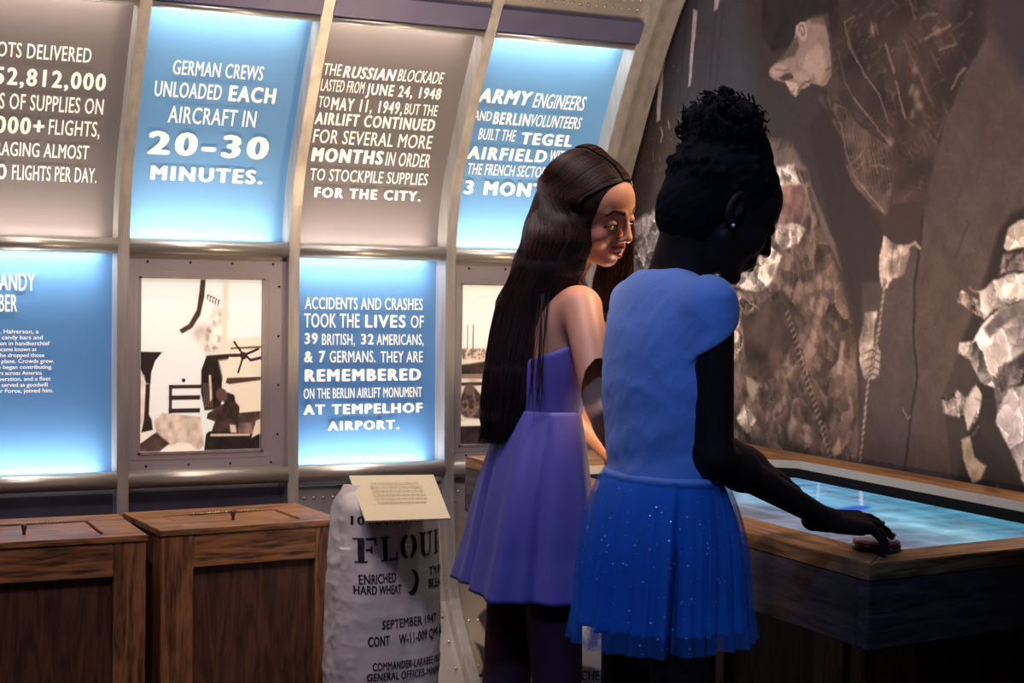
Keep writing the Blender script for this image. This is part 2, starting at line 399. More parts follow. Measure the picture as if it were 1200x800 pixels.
ST = {'n': (0, 0, 1.07), 'b': (0, 0, 1.20), 'k': (0, 0, 1.28), 'i': (0, .16, 1.05), 'bi': (0, .16, 1.18), 's': (0, 0, 1.0)}
def boldify(V, T, st, n):
    w_, h_ = {'b': (.075, .035), 'k': (.10, .045), 'bi': (.075, .035), 's': (.02, .01)}.get(st, (.030, .008))
    w_ = w_/max(n, 2); k = len(V); D = [(-w_, 0), (w_, 0), (0, h_), (0, -h_), (-w_*.6, h_*.7), (w_*.6, h_*.7), (-w_*.6, -h_*.7), (w_*.6, -h_*.7)]
    V2 = np.concatenate([V+np.array(d) for d in D]); V2[:, 0] = (V2[:, 0]+w_)/(1+2*w_); V2[:, 1] = (V2[:, 1]+h_)/(1+2*h_)
    return V2, [tuple(i+q*k for i in t) for q in range(len(D)) for t in T]
def text_runs(runs, surf, put):
    """runs: text, style, left px, right px, px where the height was read, top px, bottom px"""
    m = MB()
    for s, st, xl, xr, xm, yt, yb in runs:
        V, T = boldify(*glyphs(s, *ST[st]), st, len(s)); ym = (yt+yb)/2
        pl = surf(xl, ym+(xl-xm)*.04); pr = surf(xr, ym+(xr-xm)*.04); zt = surf(xm, yt)[2]; zb = surf(xm, yb)[2]
        m.add([put(pl[0]+(pr[0]-pl[0])*u, zb+(zt-zb)*v) for u, v in V], T)
    return m
OFFP = .080
def put_panel(x, z): return (x, prof(z)+OFFP-.0035, z)
surf_panel = lambda px, py: on_prof(px, py, OFFP)
def strip_light(x0, x1, z, oy, up, power, col):
    l = bpy.data.lights.new('led_strip_light', 'AREA'); l.shape = 'RECTANGLE'; l.size = x1-x0; l.size_y = .012; l.energy = power; l.color = col; l.spread = math.radians(170)
    o = bpy.data.objects.new('led_strip_light', l); C.objects.link(o); o.location = ((x0+x1)/2, prof(z)+oy, z)
    zz = z+.25*up; d = Vector((0, prof(zz)+.088-prof(z)-oy, zz-z)); o.rotation_euler = d.to_track_quat('-Z', 'Y').to_euler()
    l2 = l.copy(); l2.spread = math.radians(50); l2.energy = power*.20; o2 = bpy.data.objects.new('led_strip_lens_light', l2); C.objects.link(o2); o2.location = (o.location.x, o.location.y-.004, z)
    zz = z+.12*up; d = Vector((0, prof(zz)+.082-prof(z)-oy, zz-z)); o2.rotation_euler = d.to_track_quat('-Z', 'Y').to_euler()
WARMW = (1, .93, .84); COOLW = (1, .95, .88)
def light_panel(i, z0, z1, m, label, runs, col, pw=1.0):
    a = RX[i]+RW2; b = RX[i+1]-RW2
    p = strip(a, b, z0, z1, OFFP, OFFP+.006, 30).build('light_panel', m, None)
    # re-lay the panel exactly on the vertical offset so lettering stays on it
    me = p.data
    for v in me.vertices:
        base = prof(v.co.z); v.co.y = base+(OFFP if v.index % 4 in (0, 1) else OFFP+.008)
    tag(p, label, 'sign', 'backlit text panels between the ribs')
    [text_runs([r], surf_panel, put_panel).build('lettering', M_letter, p) for r in runs]
    e = .035
    up_z = z1-.005 if z1 > 1.5 else 1.343
    strip_light(a+.012, b-e, (2.032 if z1 > 1.5 else 1.346), .052, -1, STRIP*pw, col)
    strip_light(a+.012, b-e, (1.377 if z1 > 1.5 else .694), .052, 1, STRIP*pw, col)
    return p
STRIP = 1.45
light_panel(1, 1.372, 2.045, M_gray, 'grey backlit panel about pilots and 52,812,000 of supplies, cut by the left edge', [
 ('PILOTS DELIVERED', 'n', -24, 107, 107, 57, 74), ('52,812,000', 'b', -7, 124, 124, 87, 107), ('S OF SUPPLIES ON', 'n', -1, 121, 121, 116.5, 134.5),
 ('000+', 'b', -6, 52, 4, 136, 156), ('FLIGHTS,', 'n', 57, 117, 112, 143, 160.5), ('AVERAGING ALMOST', 'n', -33, 104, 104, 171, 187),
 ('0', 'b', -4, 7.5, 2, 192, 210), ('FLIGHTS PER DAY.', 'n', 14, 113, 113, 197.5, 214.5)], WARMW, .9)
light_panel(2, 1.372, 2.045, M_blue, 'blue backlit panel reading german crews unloaded each aircraft in 20-30 minutes', [
 ('GERMAN CREWS', 'n', 202.5, 309, 203, 70, 87), ('UNLOADED', 'n', 181, 260, 182, 94.5, 112.5), ('EACH', 'b', 268, 323, 269, 100, 118.5),
 ('AIRCRAFT IN', 'n', 197, 300, 198, 124, 143.5), ('20-30', 'k', 173, 315, 175, 153, 180.5), ('MINUTES.', 'k', 176, 308, 177, 193.5, 210.5)], COOLW)
light_panel(3, 1.372, 2.045, M_gray, 'grey backlit panel about the blockade and months to stockpile supplies for the city', [
 ('THE', 'n', 379, 400, 380, 74, 88), ('RUSSIAN', 'bi', 402, 464, 403, 77, 91), ('BLOCKADE', 'i', 466, 520, 467, 81, 95),
 ('LASTED FROM', 'n', 376, 427, 377, 92.5, 106.5), ('JUNE 24, 1948', 'b', 429, 517, 430, 97.5, 111), ('TO', 'n', 373, 386, 373, 112.5, 125.5),
 ('MAY 11, 1949,', 'b', 388, 472, 388, 114, 129), ('BUT THE', 'n', 474, 512.5, 474, 121, 134), ('AIRLIFT CONTINUED', 'b', 369, 510, 369, 131, 145.5),
 ('FOR SEVERAL MORE', 'n', 367, 506.5, 367, 151, 167), ('MONTHS', 'k', 365, 449, 365, 172.5, 189), ('IN ORDER', 'n', 452, 504, 452, 178, 194),
 ('TO STOCKPILE SUPPLIES', 'n', 363, 501, 363, 197, 211), ('FOR THE CITY.', 'k', 368, 493, 368, 219, 231)], WARMW, .9)
light_panel(4, 1.372, 2.045, M_blue, 'blue backlit panel about army engineers and volunteers, partly behind the long-haired girl', [
 ('ARMY', 'bi', 560, 624, 562, 103, 120), ('ENGINEERS', 'i', 625, 686, 626, 109, 126), ('AND', 'n', 555, 576, 556, 129.5, 141), ('BERLIN', 'b', 578, 621, 579, 131, 145.5),
 ('VOLUNTEERS', 'i', 622, 681, 623, 134, 148), ('BUILT THE', 'n', 561, 604, 562, 150, 163.5), ('TEGEL', 'k', 610, 671, 611, 155, 169), ('AIRFIELD', 'k', 548, 641, 549, 171, 186),
 ('WITHIN', 'n', 644, 674, 645, 176, 189), ('THE FRENCH SECTOR IN JUST', 'n', 547.5, 673, 548, 191, 204), ('3 MONTHS.', 'k', 544, 674, 545, 211, 227.5)], COOLW)
sm = [('Lt. Gail S. Halverson, a', 120), ('pilot, tied candy bars and', 133), ('his meal ration in handkerchief', 155), ('and became known as', 113), ('Wiggles," he dropped those', 138), ('on his plane. Crowds grew.', 168),
      ('my base began contributing.', 163), ('Donors across America', 130), ("Dawson's operation, and a fleet", 158), ('who served as goodwill', 148), ('the U.S. Air Force, joined him.', 166)]
light_panel(1, .668, 1.352, M_blue2, 'deep blue backlit panel with a candy heading and small print, at the left edge', [
 ('CANDY', 'n', -11, 41, 41, 320, 340.5), ('BOMBER', 'n', -31, 20, 20, 345, 365)]+
 [(t, 's', r/2.667-len(t)*3.15, r/2.667, 10, 385.8+6.96*k, 390.4+6.96*k) for k, (t, r) in enumerate(sm)], COOLW)
light_panel(3, .668, 1.352, M_blue2, 'blue backlit panel reading accidents and crashes, remembered, at tempelhof airport', [
 ('ACCIDENTS AND CRASHES', 'n', 357, 495, 357, 348, 362), ('TOOK THE', 'n', 356, 421, 356, 367, 383.5), ('LIVES', 'b', 427.5, 475, 428, 368.5, 383.6), ('OF', 'n', 481, 496, 481, 369.5, 384),
 ('39', 'b', 356.6, 372, 357, 390, 403), ('BRITISH,', 'n', 377, 415.5, 377, 391, 404), ('32', 'b', 422.6, 437.6, 423, 391, 403.5), ('AMERICANS,', 'n', 441, 496, 441, 391.5, 404),
 ('& 7', 'b', 356, 381, 356, 411, 424.5), ('GERMANS.', 'n', 386, 439.5, 386, 411, 424.5), ('THEY ARE', 'n', 445.5, 495, 446, 411.5, 424.5), ('REMEMBERED', 'k', 356.6, 493, 357, 432.5, 447),
 ('ON THE BERLIN AIRLIFT MONUMENT', 'n', 355.5, 494, 356, 455, 467), ('AT TEMPELHOF', 'k', 355, 495, 355, 474, 486), ('AIRPORT.', 'k', 383.6, 467.6, 384, 493.5, 504.5)], COOLW)

# ---------------------------------------------------------------- painting flat prints as colour attributes
def seg_in(P, X, Y):
    """inside mask and distance to outline of polygon P on arrays"""
    ins = np.zeros(X.shape, bool); D = np.full(X.shape, 1e9); n = len(P)
    for i in range(n):
        x0, y0 = P[i]; x1, y1 = P[(i+1) % n]
        if y0 != y1:
            c = ((y0 > Y) != (y1 > Y)) & (X < (x1-x0)*(Y-y0)/(y1-y0)+x0); ins ^= c
        dx, dy = x1-x0, y1-y0; t = np.clip(((X-x0)*dx+(Y-y0)*dy)/max(dx*dx+dy*dy, 1e-9), 0, 1)
        D = np.minimum(D, np.hypot(X-x0-t*dx, Y-y0-t*dy))
    return ins, D
class Print:
    def __init__(s, X, Y): s.X = X; s.Y = Y; s.c = np.zeros((*X.shape, 3)); s.tx = X; s.ty = Y
    def fill(s, col): s.c[:] = np.array(col)/255.
    def poly(s, P, col, soft=1., tex=0, tsc=.1, seed=1, kind='f', alpha=1.):
        P = [tuple(p) for p in P]; a = np.array(P); m = (s.X > a[:, 0].min()-3*soft) & (s.X < a[:, 0].max()+3*soft) & (s.Y > a[:, 1].min()-3*soft) & (s.Y < a[:, 1].max()+3*soft)
        if not m.any(): return
        X = s.X[m]; Y = s.Y[m]; ins, D = seg_in(P, X, Y); w = np.clip(.5+np.where(ins, D, -D)/(2*soft), 0, 1)*alpha
        k = 1.
        if tex:
            t = {'f': fbm, 'r': ridge, 'v': crumple}[kind](X*tsc, Y*tsc, seed); k = 1+tex*np.clip((t-t.mean())*2.2, -1.1, 1.3)
        c = np.array(col)/255.*(np.atleast_1d(k)[:, None] if tex else 1)
        s.c[m] = s.c[m]*(1-w[:, None])+c*w[:, None]
    def line(s, P, r, col, alpha=1., soft=.6):
        P = np.array(P, float); m = (s.X > P[:, 0].min()-r-3) & (s.X < P[:, 0].max()+r+3) & (s.Y > P[:, 1].min()-r-3) & (s.Y < P[:, 1].max()+r+3)
        if not m.any(): return
        X = s.X[m]; Y = s.Y[m]; D = np.full(X.shape, 1e9)
        for (x0, y0), (x1, y1) in zip(P[:-1], P[1:]):
            dx, dy = x1-x0, y1-y0; t = np.clip(((X-x0)*dx+(Y-y0)*dy)/max(dx*dx+dy*dy, 1e-9), 0, 1); D = np.minimum(D, np.hypot(X-x0-t*dx, Y-y0-t*dy))
        w = np.clip(.5+(r-D)/(2*soft), 0, 1)*alpha; s.c[m] = s.c[m]*(1-w[:, None])+np.array(col)/255.*w[:, None]
    def ell(s, c, r, col, ang=0, soft=1., alpha=1.):
        a = math.radians(ang); P = [(c[0]+r[0]*math.cos(t)*math.cos(a)-r[1]*math.sin(t)*math.sin(a), c[1]+r[0]*math.cos(t)*math.sin(a)+r[1]*math.sin(t)*math.cos(a)) for t in np.linspace(0, 2*math.pi, 20, endpoint=False)]
        s.poly(P, col, soft, alpha=alpha)

def print_mesh(name, us, vs, fn, P, m, parent=None, back=None):
    """grid of us x vs, fn(u,v)->xyz, colours P.c[u,v]"""
    U, V = np.meshgrid(us, vs, indexing='ij'); XYZ = fn(U, V).reshape(-1, 3); nu, nv = U.shape
    i = np.arange(nu*nv).reshape(nu, nv); Q = np.stack([i[:-1, :-1], i[1:, :-1], i[1:, 1:], i[:-1, 1:]], -1).reshape(-1, 4)
    me = fmesh(name, XYZ, Q); setcol(me, P.c.reshape(-1, 3)); return link(name, me, m, parent)

# framed photographs
M_photo = mat('backlit_sepia_photo', (1, 1, 1), .6, attr=True, emit=.55)
def photo(i, zc0, zc1, x0, x1, z0, z1, label, paint, pxb):
    a = RX[i]+RW2; b = RX[i+1]-RW2; y = 4.600
    root = empty('framed_photograph', ((a+b)/2, y+.06, .69), label, 'picture', 'photographs framed in metal plates')
    o = .032
    m = MB(); Y0 = y+o; Y1 = y+o+.014
    m.box(a, x0, Y0, Y1, .70, 1.34).box(x1, b, Y0, Y1, .70, 1.34).box(x0, x1, Y0, Y1, .70, z0).box(x0, x1, Y0, Y1, z1, 1.34)
    m.build('plate', M_plate, root)
    f = MB()
    for (p, q, r, s) in ((x0-.006, x0, z0-.006, z1+.006), (x1, x1+.006, z0-.006, z1+.006), (x0-.006, x1+.006, z0-.006, z0), (x0-.006, x1+.006, z1, z1+.006)): f.box(p, q, Y0-.003, Y0+.004, r, s)
    for (p, q, r, s) in ((x0-.022, x0-.020, z0-.022, z1+.022), (x1+.020, x1+.022, z0-.022, z1+.022), (x0-.022, x1+.022, z0-.022, z0-.020), (x0-.022, x1+.022, z1+.020, z1+.022)): f.box(p, q, Y0-.0012, Y0+.004, r, s)
    f.build('frame', M_rib, root)
    sc = MB()
    for k in range(4):
        for zz in (.715, 1.318): sc.dome((a+.06+(b-a-.10)*k/3, Y0, zz), (0, -1, 0), .0042)
    for k in range(4):
        for xx in (b-.02,): sc.dome((xx, Y0, .80+.15*k), (0, -1, 0), .0042)
    tag(sc.build('screw', M_screw, root, True), kind='stuff')
    us = np.linspace(x0, x1, 170); vs = np.linspace(z0, z1, 240); U, V = np.meshgrid(us, vs, indexing='ij')
    # print coordinates: thousandths of the picture width, height measured downwards
    P = Print((U-x0)/(x1-x0)*1000, (z1-V)/(z1-z0)*1000); paint(P)
    print_mesh('print', us, vs, lambda U, V: np.stack([U, np.full(U.shape, Y1-.002), V], -1), P, M_photo, root)
p0 = ony(165, 327, 4.64); p1 = ony(305, 528, 4.64); xa, xb, zb_, zt_ = p0[0], p1[0], ony(163, 530, 4.64)[2], ony(165, 326, 4.64)[2]
def paint1(P):
    S = lambda pts: [(x/810*1000, y/1058*1000) for x, y in pts]     # picture read on two stacked enlargements, 80..890 wide, 0..1058 tall
    P.fill((255, 250, 238))
    g = np.clip((P.Y-0)/1000, 0, 1)[..., None]; P.c *= 1-.05*g
    P.poly(S([(430, 200), (520, 160), (580, 200), (585, 450), (420, 450), (330, 330)]), (244, 225, 205), 25, .3, .01)
    P.poly(S([(395, 0), (428, 0), (420, 110), (395, 220), (340, 300), (275, 335), (255, 312), (320, 275), (370, 190), (385, 90)]), (70, 48, 40), 5, .3, .03)
    P.poly(S([(430, 300), (530, 205), (530, 430), (440, 440)]), (232, 205, 185), 22, .5, .02, 4, 'r')
    P.poly(S([(545, 20), (580, 0), (575, 440), (540, 440)]), (246, 220, 190), 8)
    for k, ch in enumerate(range(5)): P.line(S([(445+18*k, 95+8*k), (440+18*k, 125+9*k)]), 5, (70, 50, 40), .8); P.line(S([(445+18*k, 95+8*k), (455+18*k, 98+8*k)]), 4, (70, 50, 40), .7)
    P.poly(S([(590, 370), (810, 350), (810, 640), (600, 640)]), (247, 226, 196), 8, .10, .01)
    P.poly(S([(600, 420), (810, 410), (810, 425), (600, 432)]), (120, 90, 70), 3)
    P.poly(S([(0, 445), (145, 448), (100, 500), (75, 570), (70, 640), (40, 635), (10, 560), (0, 540)]), (38, 26, 24), 4)
    P.poly(S([(0, 560), (30, 590), (50, 700), (30, 870), (0, 900)]), (235, 212, 188), 5, .2, .02)
    P.poly(S([(40, 640), (68, 640), (62, 830), (80, 860), (90, 930), (10, 950), (30, 860)]), (48, 34, 30), 4)
    P.poly(S([(440, 470), (600, 460), (570, 530), (545, 640), (540, 800), (430, 810), (405, 700), (405, 560)]), (38, 26, 22), 5, .5, .02)
    P.poly(S([(520, 500), (700, 480), (640, 620), (560, 700), (545, 600)]), (246, 228, 200), 10)
    P.poly(S([(455, 590), (470, 590), (480, 740), (465, 760)]), (225, 200, 170), 3)
    for k in range(5): P.line(S([(420+14*k, 640), (430+13*k, 790)]), 3, (200, 170, 140), .5)
    P.poly(S([(90, 870), (150, 820), (405, 850), (430, 1030), (400, 1055), (200, 1020), (120, 980)]), (215, 188, 165), 5, .25, .02)
    P.poly(S([(0, 1000), (110, 940), (200, 1010), (130, 1058), (0, 1058)]), (80, 58, 50), 6, .4, .02)
    P.poly(S([(0, 940), (110, 920), (60, 970), (0, 1010)]), (250, 232, 205), 4); P.poly(S([(160, 1058), (250, 1005), (330, 1010), (380, 1058)]), (250, 232, 205), 4)
    for (x0, x1, y0, y1) in ((192, 212, 650, 825), (192, 405, 650, 672), (192, 400, 715, 742), (192, 400, 795, 822)): P.poly(S([(x0, y0), (x1, y0), (x1, y1), (x0, y1)]), (55, 38, 34), 3)
    P.ell(S([(288, 622)])[0], (16, 12), (70, 45, 40), 0, 3)
    for q in ([(690, 470), (625, 385)], [(690, 470), (790, 430)], [(690, 470), (655, 575)]): P.line(S(q), 8, (40, 28, 26))
    P.line(S([(600, 470), (700, 468), (740, 500), (810, 485)]), 9, (60, 44, 38)); P.ell(S([(690, 472)])[0], (28, 22), (45, 32, 28), 0, 3)
    P.poly(S([(580, 610), (810, 605), (810, 630), (600, 650), (570, 640)]), (80, 56, 46), 4)
    P.poly(S([(600, 650), (810, 625), (810, 820), (680, 835), (600, 700)]), (245, 222, 190), 5)
    P.poly(S([(450, 830), (500, 800), (560, 770), (560, 710), (590, 700), (625, 720), (640, 760), (665, 790), (670, 960), (470, 965), (500, 880), (445, 860)]), (62, 44, 38), 5, .6, .02)
    P.ell(S([(545, 715)])[0], (50, 38), (95, 70, 58), 20, 6); P.ell(S([(612, 738)])[0], (28, 26), (42, 30, 26), 0, 4)
    P.poly(S([(600, 900), (640, 905), (650, 960), (610, 960)]), (220, 195, 170), 5)
    P.poly(S([(660, 830), (810, 820), (810, 900), (665, 900)]), (75, 55, 46), 4, .5, .03)
    P.poly(S([(660, 890), (810, 890), (810, 960), (660, 960)]), (120, 92, 76), 5, .5, .02)
    P.poly(S([(440, 960), (460, 940), (810, 965), (810, 1058), (430, 1058)]), (34, 24, 22), 4, .4, .03)
    P.poly(S([(470, 955), (740, 960), (740, 975), (470, 972)]), (210, 180, 150), 3); P.poly(S([(780, 880), (810, 870), (810, 960), (750, 990)]), (225, 200, 170), 4)
photo(2, .70, 1.34, xa, xb, zb_, zt_, 'backlit sepia photograph of a cargo plane being loaded, left of the two photographs', paint1, None)
q0 = ony(541, 334, 4.64); q1 = ony(541, 521, 4.64)
def paint2(P):
    P.fill((255, 246, 228))
    P.poly([(0, 440), (1000, 430), (1000, 1000), (0, 1000)], (235, 210, 180), 10, .2, .01)
    P.poly([(0, 400), (1000, 385), (1000, 455), (0, 460)], (170, 140, 120), 12, .9, .03, 3, 'r')
    for x in (60, 110, 420): P.line([(x, 250), (x, 400)], 5, (150, 120, 100))
    P.poly([(0, 500), (300, 470), (420, 520), (330, 560), (0, 560)], (60, 44, 38), 8, .5, .02)
    P.ell((330, 500), (55, 45), (50, 36, 32), 0, 5); P.ell((330, 500), (20, 16), (220, 195, 170), 0, 4)
    P.poly([(0, 560), (600, 550), (600, 590), (0, 585)], (150, 120, 98), 5)
    P.poly([(0, 610), (1000, 600), (1000, 622), (0, 630)], (70, 52, 44), 5)
    P.poly([(40, 650), (100, 620), (150, 660), (260, 760), (330, 800), (310, 850), (60, 830), (0, 800), (0, 740)], (90, 68, 58), 8, .9, .02, 5, 'r')
    P.ell((80, 655), (40, 34), (110, 82, 70), 0, 6)
    P.poly([(0, 850), (1000, 840), (1000, 880), (0, 880)], (250, 232, 205), 5)
    P.poly([(0, 885), (1000, 880), (1000, 1000), (0, 1000)], (50, 36, 32), 5, .5, .02)
photo(4, .70, 1.34, q0[0], RX[5]-.055, q1[2], q0[2], 'backlit sepia photograph of airfield workers, half hidden behind the long hair', paint2, None)
# printed graphic on the riveted sheet low down behind the girls
gx = np.linspace(RX[4]+.02, RX[5]-.02, 130); gz = np.linspace(.06, .52, 130); U, V = np.meshgrid(gx, gz, indexing='ij'); P = Print(U*1000+14*(fbm(U*30, V*30, 401, 3)-.5), -V*1000+14*(fbm(U*30, V*30, 403, 3)-.5)); P.fill((150, 134, 112)); P.c *= (1+.25*(fbm(U*12, V*12, 405, 4)-.5))[..., None]
def gq(*pts): return [(p[0]*1000, -p[2]*1000) for p in (on_prof(x, y, .038) for x, y in pts)]
P.poly(gq((560, 722), (575, 705), (600, 700), (700, 690), (700, 760), (590, 752), (570, 745)), (52, 44, 40), 4, .5, .02)
P.poly(gq((556, 752), (572, 760), (575, 790), (568, 820), (560, 800), (566, 778)), (40, 34, 34), 3, .5, .03); P.poly(gq((572, 752), (600, 735), (700, 730), (700, 840), (570, 840), (578, 780)), (188, 180, 172), 3, .6, .012, 7, 'v')
P.poly(gq((575, 690), (600, 690), (700, 680), (700, 700), (590, 705)), (170, 160, 150), 4, .5, .02)
pm = print_mesh('graphic_print', gx, gz, lambda A, B: np.stack([A, np.vectorize(prof)(B)+.0375, B], -1), P, mat('printed_sheet', (1, 1, 1), .5, spec=.3, attr=True), wall_back)
# ---------------------------------------------------------------- the mural print on the right-hand wall
XM = 2.635
M_mural = mat('matt_mural_print', (1, 1, 1), .62, spec=.25, attr=True)
def build_mural():
    ys = np.linspace(1.9, 5.0, 700); zs2 = np.concatenate([np.linspace(0.02, .70, 20, endpoint=False), np.linspace(.70, 2.36, 500), np.linspace(2.37, 2.73, 20)])
    Y, Z = np.meshgrid(ys, zs2, indexing='ij')
    P = Print(-Y*1000, -Z*1000)                              # print coordinates in millimetres on the wall, x to the right, y down
    def q(px, py): p = onx(px, py, XM); return (-p[1]*1000, -p[2]*1000)
    Q = lambda pts: [q(*p) for p in pts]
    pl = lambda pts, col, soft=4, **k: P.poly(Q(pts), col, soft, **k)
    ln = lambda pts, r, col, a=1.: P.line(Q(pts), r, col, a, 2.)
    P.X = P.X+10*(fbm(P.X*.03, P.Y*.03, 301, 4)-.5)+4*(fbm(P.X*.11, P.Y*.11, 303, 3)-.5); P.Y = P.Y+10*(fbm(P.X*.03+9, P.Y*.03, 305, 4)-.5)+4*(fbm(P.X*.11+5, P.Y*.11, 307, 3)-.5)
    P.fill((62, 52, 54)); n = fbm(P.X*.003, P.Y*.003, 3); P.c *= (1+.35*(n-.5))[..., None]
    pl([(690, -60), (860, -60), (900, 200), (860, 300), (690, 330)], (66, 64, 74), 60)
    pl([(930, 60), (1010, 130), (1060, 420), (1010, 520), (940, 520), (900, 300), (870, 150)], (58, 50, 52), 40)
    pl([(735, 140), (790, 120), (800, 240), (700, 330), (690, 260)], (72, 62, 60), 15)
    # poles, straps and scribbles at the far left
    for x in (745, 752, 790, 800, 824, 832): ln([(x+16, 0), (x-14, 330)], 2.5, (40, 36, 44), .6)
    pl([(680, 300), (716, 160), (745, 60), (768, -40), (700, -40), (640, 300)], (26, 20, 22), 5)
    pl([(775, 40), (781, 40), (779, 70), (773, 140), (769, 143), (772, 80)], (196, 184, 188), 2); pl([(812, 10), (817, 12), (814, 50), (809, 100), (806, 103), (810, 45)], (176, 166, 172), 2)
    pl([(838, -6), (846, -6), (840, 10), (836, 13)], (170, 160, 165), 2); pl([(759, 90), (763, 88), (763, 120), (759, 130), (757, 120)], (150, 140, 145), 2.5)
    pl([(748, 80), (760, 62), (776, 48), (779, 62), (764, 76), (750, 94)], (110, 100, 105), 3)
    for k in range(9): x = 750+3.3*k; ln([(x, 84-3.6*k), (x+2.5, 72-3.4*k), (x+3.2, 80-3.6*k)], 2.2, (205, 195, 198), .9)
    pl([(738, 108), (742, 105), (740, 150), (733, 188), (728, 195), (727, 180), (733, 150)], (214, 204, 200), 2)
    pl([(737, 120), (742, 118), (738, 190), (730, 215), (727, 205)], (180, 168, 165), 2); ln([(774, 148), (776, 158), (774, 166)], 3, (190, 180, 180)); ln([(783, 142), (784, 150)], 3, (180, 170, 172))
    for x, y0, y1 in ((750, 110, 200), (757, 115, 180), (770, 150, 190)): ln([(x, y0), (x-6, y1)], 1.8, (120, 108, 108), .7)
    for k in range(60):
        x = rng.uniform(728, 800); y = rng.uniform(60, 200); ln([(x, y), (x+.8, y+rng.uniform(1, 3))], 1.8, (170, 160, 162), .5)
    pl([(690, 320), (740, 262), (790, 230), (800, 330), (760, 330)], (150, 140, 142), 9, tex=0.80, tsc=0.0138, kind='v', seed=11)
    # heap of dark canvas and crumpled sacks behind the blue dress
    pl([(868, 170), (890, 160), (925, 165), (945, 195), (958, 245), (985, 330), (1005, 400), (1012, 540), (780, 540), (790, 260), (850, 200)], (92, 76, 72), 9, tex=0.55, tsc=0.0115, kind='v', seed=21)
    pl([(895, 175), (930, 172), (945, 200), (925, 196), (905, 200)], (112, 96, 92), 6, tex=.3, tsc=.02)
    pl([(905, 196), (930, 192), (938, 216), (914, 220)], (205, 188, 182), 5, tex=0.70, tsc=0.0184, kind='v', seed=31)
    pl([(912, 218), (936, 218), (945, 250), (930, 268), (914, 262)], (122, 92, 90), 6, tex=.7, tsc=.02, seed=33)
    pl([(912, 262), (935, 262), (945, 268), (935, 285), (918, 292), (908, 280)], (222, 205, 200), 4, tex=0.50, tsc=0.0230, kind='v', seed=35)
    pl([(830, 320), (880, 300), (900, 285), (916, 300), (905, 330), (890, 342), (860, 335)], (218, 200, 192), 5, tex=0.60, tsc=0.0172, kind='v', seed=41)
    for (a, b) in (((936, 200), (955, 290)), ((945, 215), (930, 290)), ((928, 288), (922, 360))): ln([a, ((a[0]+b[0])/2+5, (a[1]+b[1])/2), b], 4, (160, 138, 130), .55)
    for k in range(320):
        x = rng.uniform(850, 985); y = rng.uniform(240, 530)
        if x > 925+.22*(y-170)+10: continue
        r = rng.uniform(2, 7); v = rng.choice([35, 50, 60, 130, 165, 190], p=[.25, .2, .15, .15, .15, .1]); t = rng.uniform(0, 6.3)
        pl([(x+r*rng.uniform(.5, 1.3)*math.cos(t+a)*.8, y+r*1.7*rng.uniform(.5, 1.2)*math.sin(t+a)) for a in np.linspace(0, 6.28, 6, endpoint=False)], (v, v*.86, v*.83), 5, alpha=.42)
    pl([(850, 340), (880, 345), (900, 380), (885, 440), (862, 420), (850, 380)], (125, 106, 96), 8, tex=0.90, tsc=0.0161, kind='v', seed=51)
    for a, b, c in (((856, 345), (878, 372), (888, 420)), ((866, 342), (892, 365), (905, 400)), ((850, 350), (862, 380), (868, 410))): ln([a, b, c], 3, (176, 158, 148), .7)
    pl([(868, 370), (920, 350), (938, 390), (900, 445), (875, 435)], (72, 58, 56), 7, tex=.6, tsc=.014, seed=61)
    pl([(874, 440), (880, 442), (890, 450), (886, 462), (882, 470), (876, 458)], (186, 166, 152), 6, alpha=.8); pl([(872, 472), (878, 480), (886, 492), (882, 500), (876, 507), (868, 498), (862, 490), (867, 482)], (200, 182, 168), 5, tex=.5, tsc=.02, kind='v', seed=62)
    pl([(852, 380), (866, 392), (862, 420), (850, 440)], (205, 184, 168), 4, tex=0.60, tsc=0.0230, kind='v', seed=63)
    pl([(940, 412), (948, 400), (958, 410), (950, 420)], (150, 132, 124), 3, alpha=.6); pl([(985, 400), (990, 400), (986, 440), (980, 436)], (165, 146, 138), 4, alpha=.7); pl([(976, 525), (984, 512), (986, 530), (978, 535)], (170, 150, 130), 3, alpha=.8)
    pl([(948, 212), (956, 230), (985, 300), (1000, 330), (992, 330), (960, 260)], (128, 108, 104), 4, alpha=.6)
    ln([(922, 365), (940, 430), (958, 480), (975, 535)], 5, (40, 32, 32), .8)
    for k in range(26): t = k/25; x = 922+51*t; y = 366+168*t; ln([(x-1.4, y+2), (x+1.6, y-2)], 3, (156, 136, 126), .8)
    # dark gap, then the man
    pl([(946, 150), (975, 110), (1000, 205), (1035, 270), (1040, 330), (1012, 400), (1008, 540), (1004, 400), (985, 310)], (50, 42, 43), 8)
    brown = (66, 53, 53)
    pl([(1090, 230), (1085, 60), (1120, -60), (1210, -60), (1230, 220), (1180, 260), (1150, 330), (1128, 400), (1105, 460), (1120, 600), (1000, 600), (1012, 560), (1040, 440), (1050, 330), (1078, 280)], (74, 62, 62), 4, tex=.14, tsc=.02, seed=71)
    pl([(1010, 330), (1040, 330), (1062, 300), (1078, 240), (1075, 400), (1060, 560), (1000, 600), (1008, 480)], (70, 60, 63), 5, tex=.12, tsc=.02, seed=73)
    ln([(1081, 245), (1079, 280), (1072, 330), (1070, 390), (1075, 440), (1068, 480), (1060, 550)], 4.5, (34, 28, 30), .9)
    ln([(1058, 478), (1063, 490), (1066, 487)], 3, (120, 106, 106), .8); ln([(1120, 300), (1135, 260)], 4, (56, 46, 48), .5)
    pl([(1140, -60), (1230, -60), (1230, 60), (1195, 100), (1160, 30)], (56, 48, 56), 25)
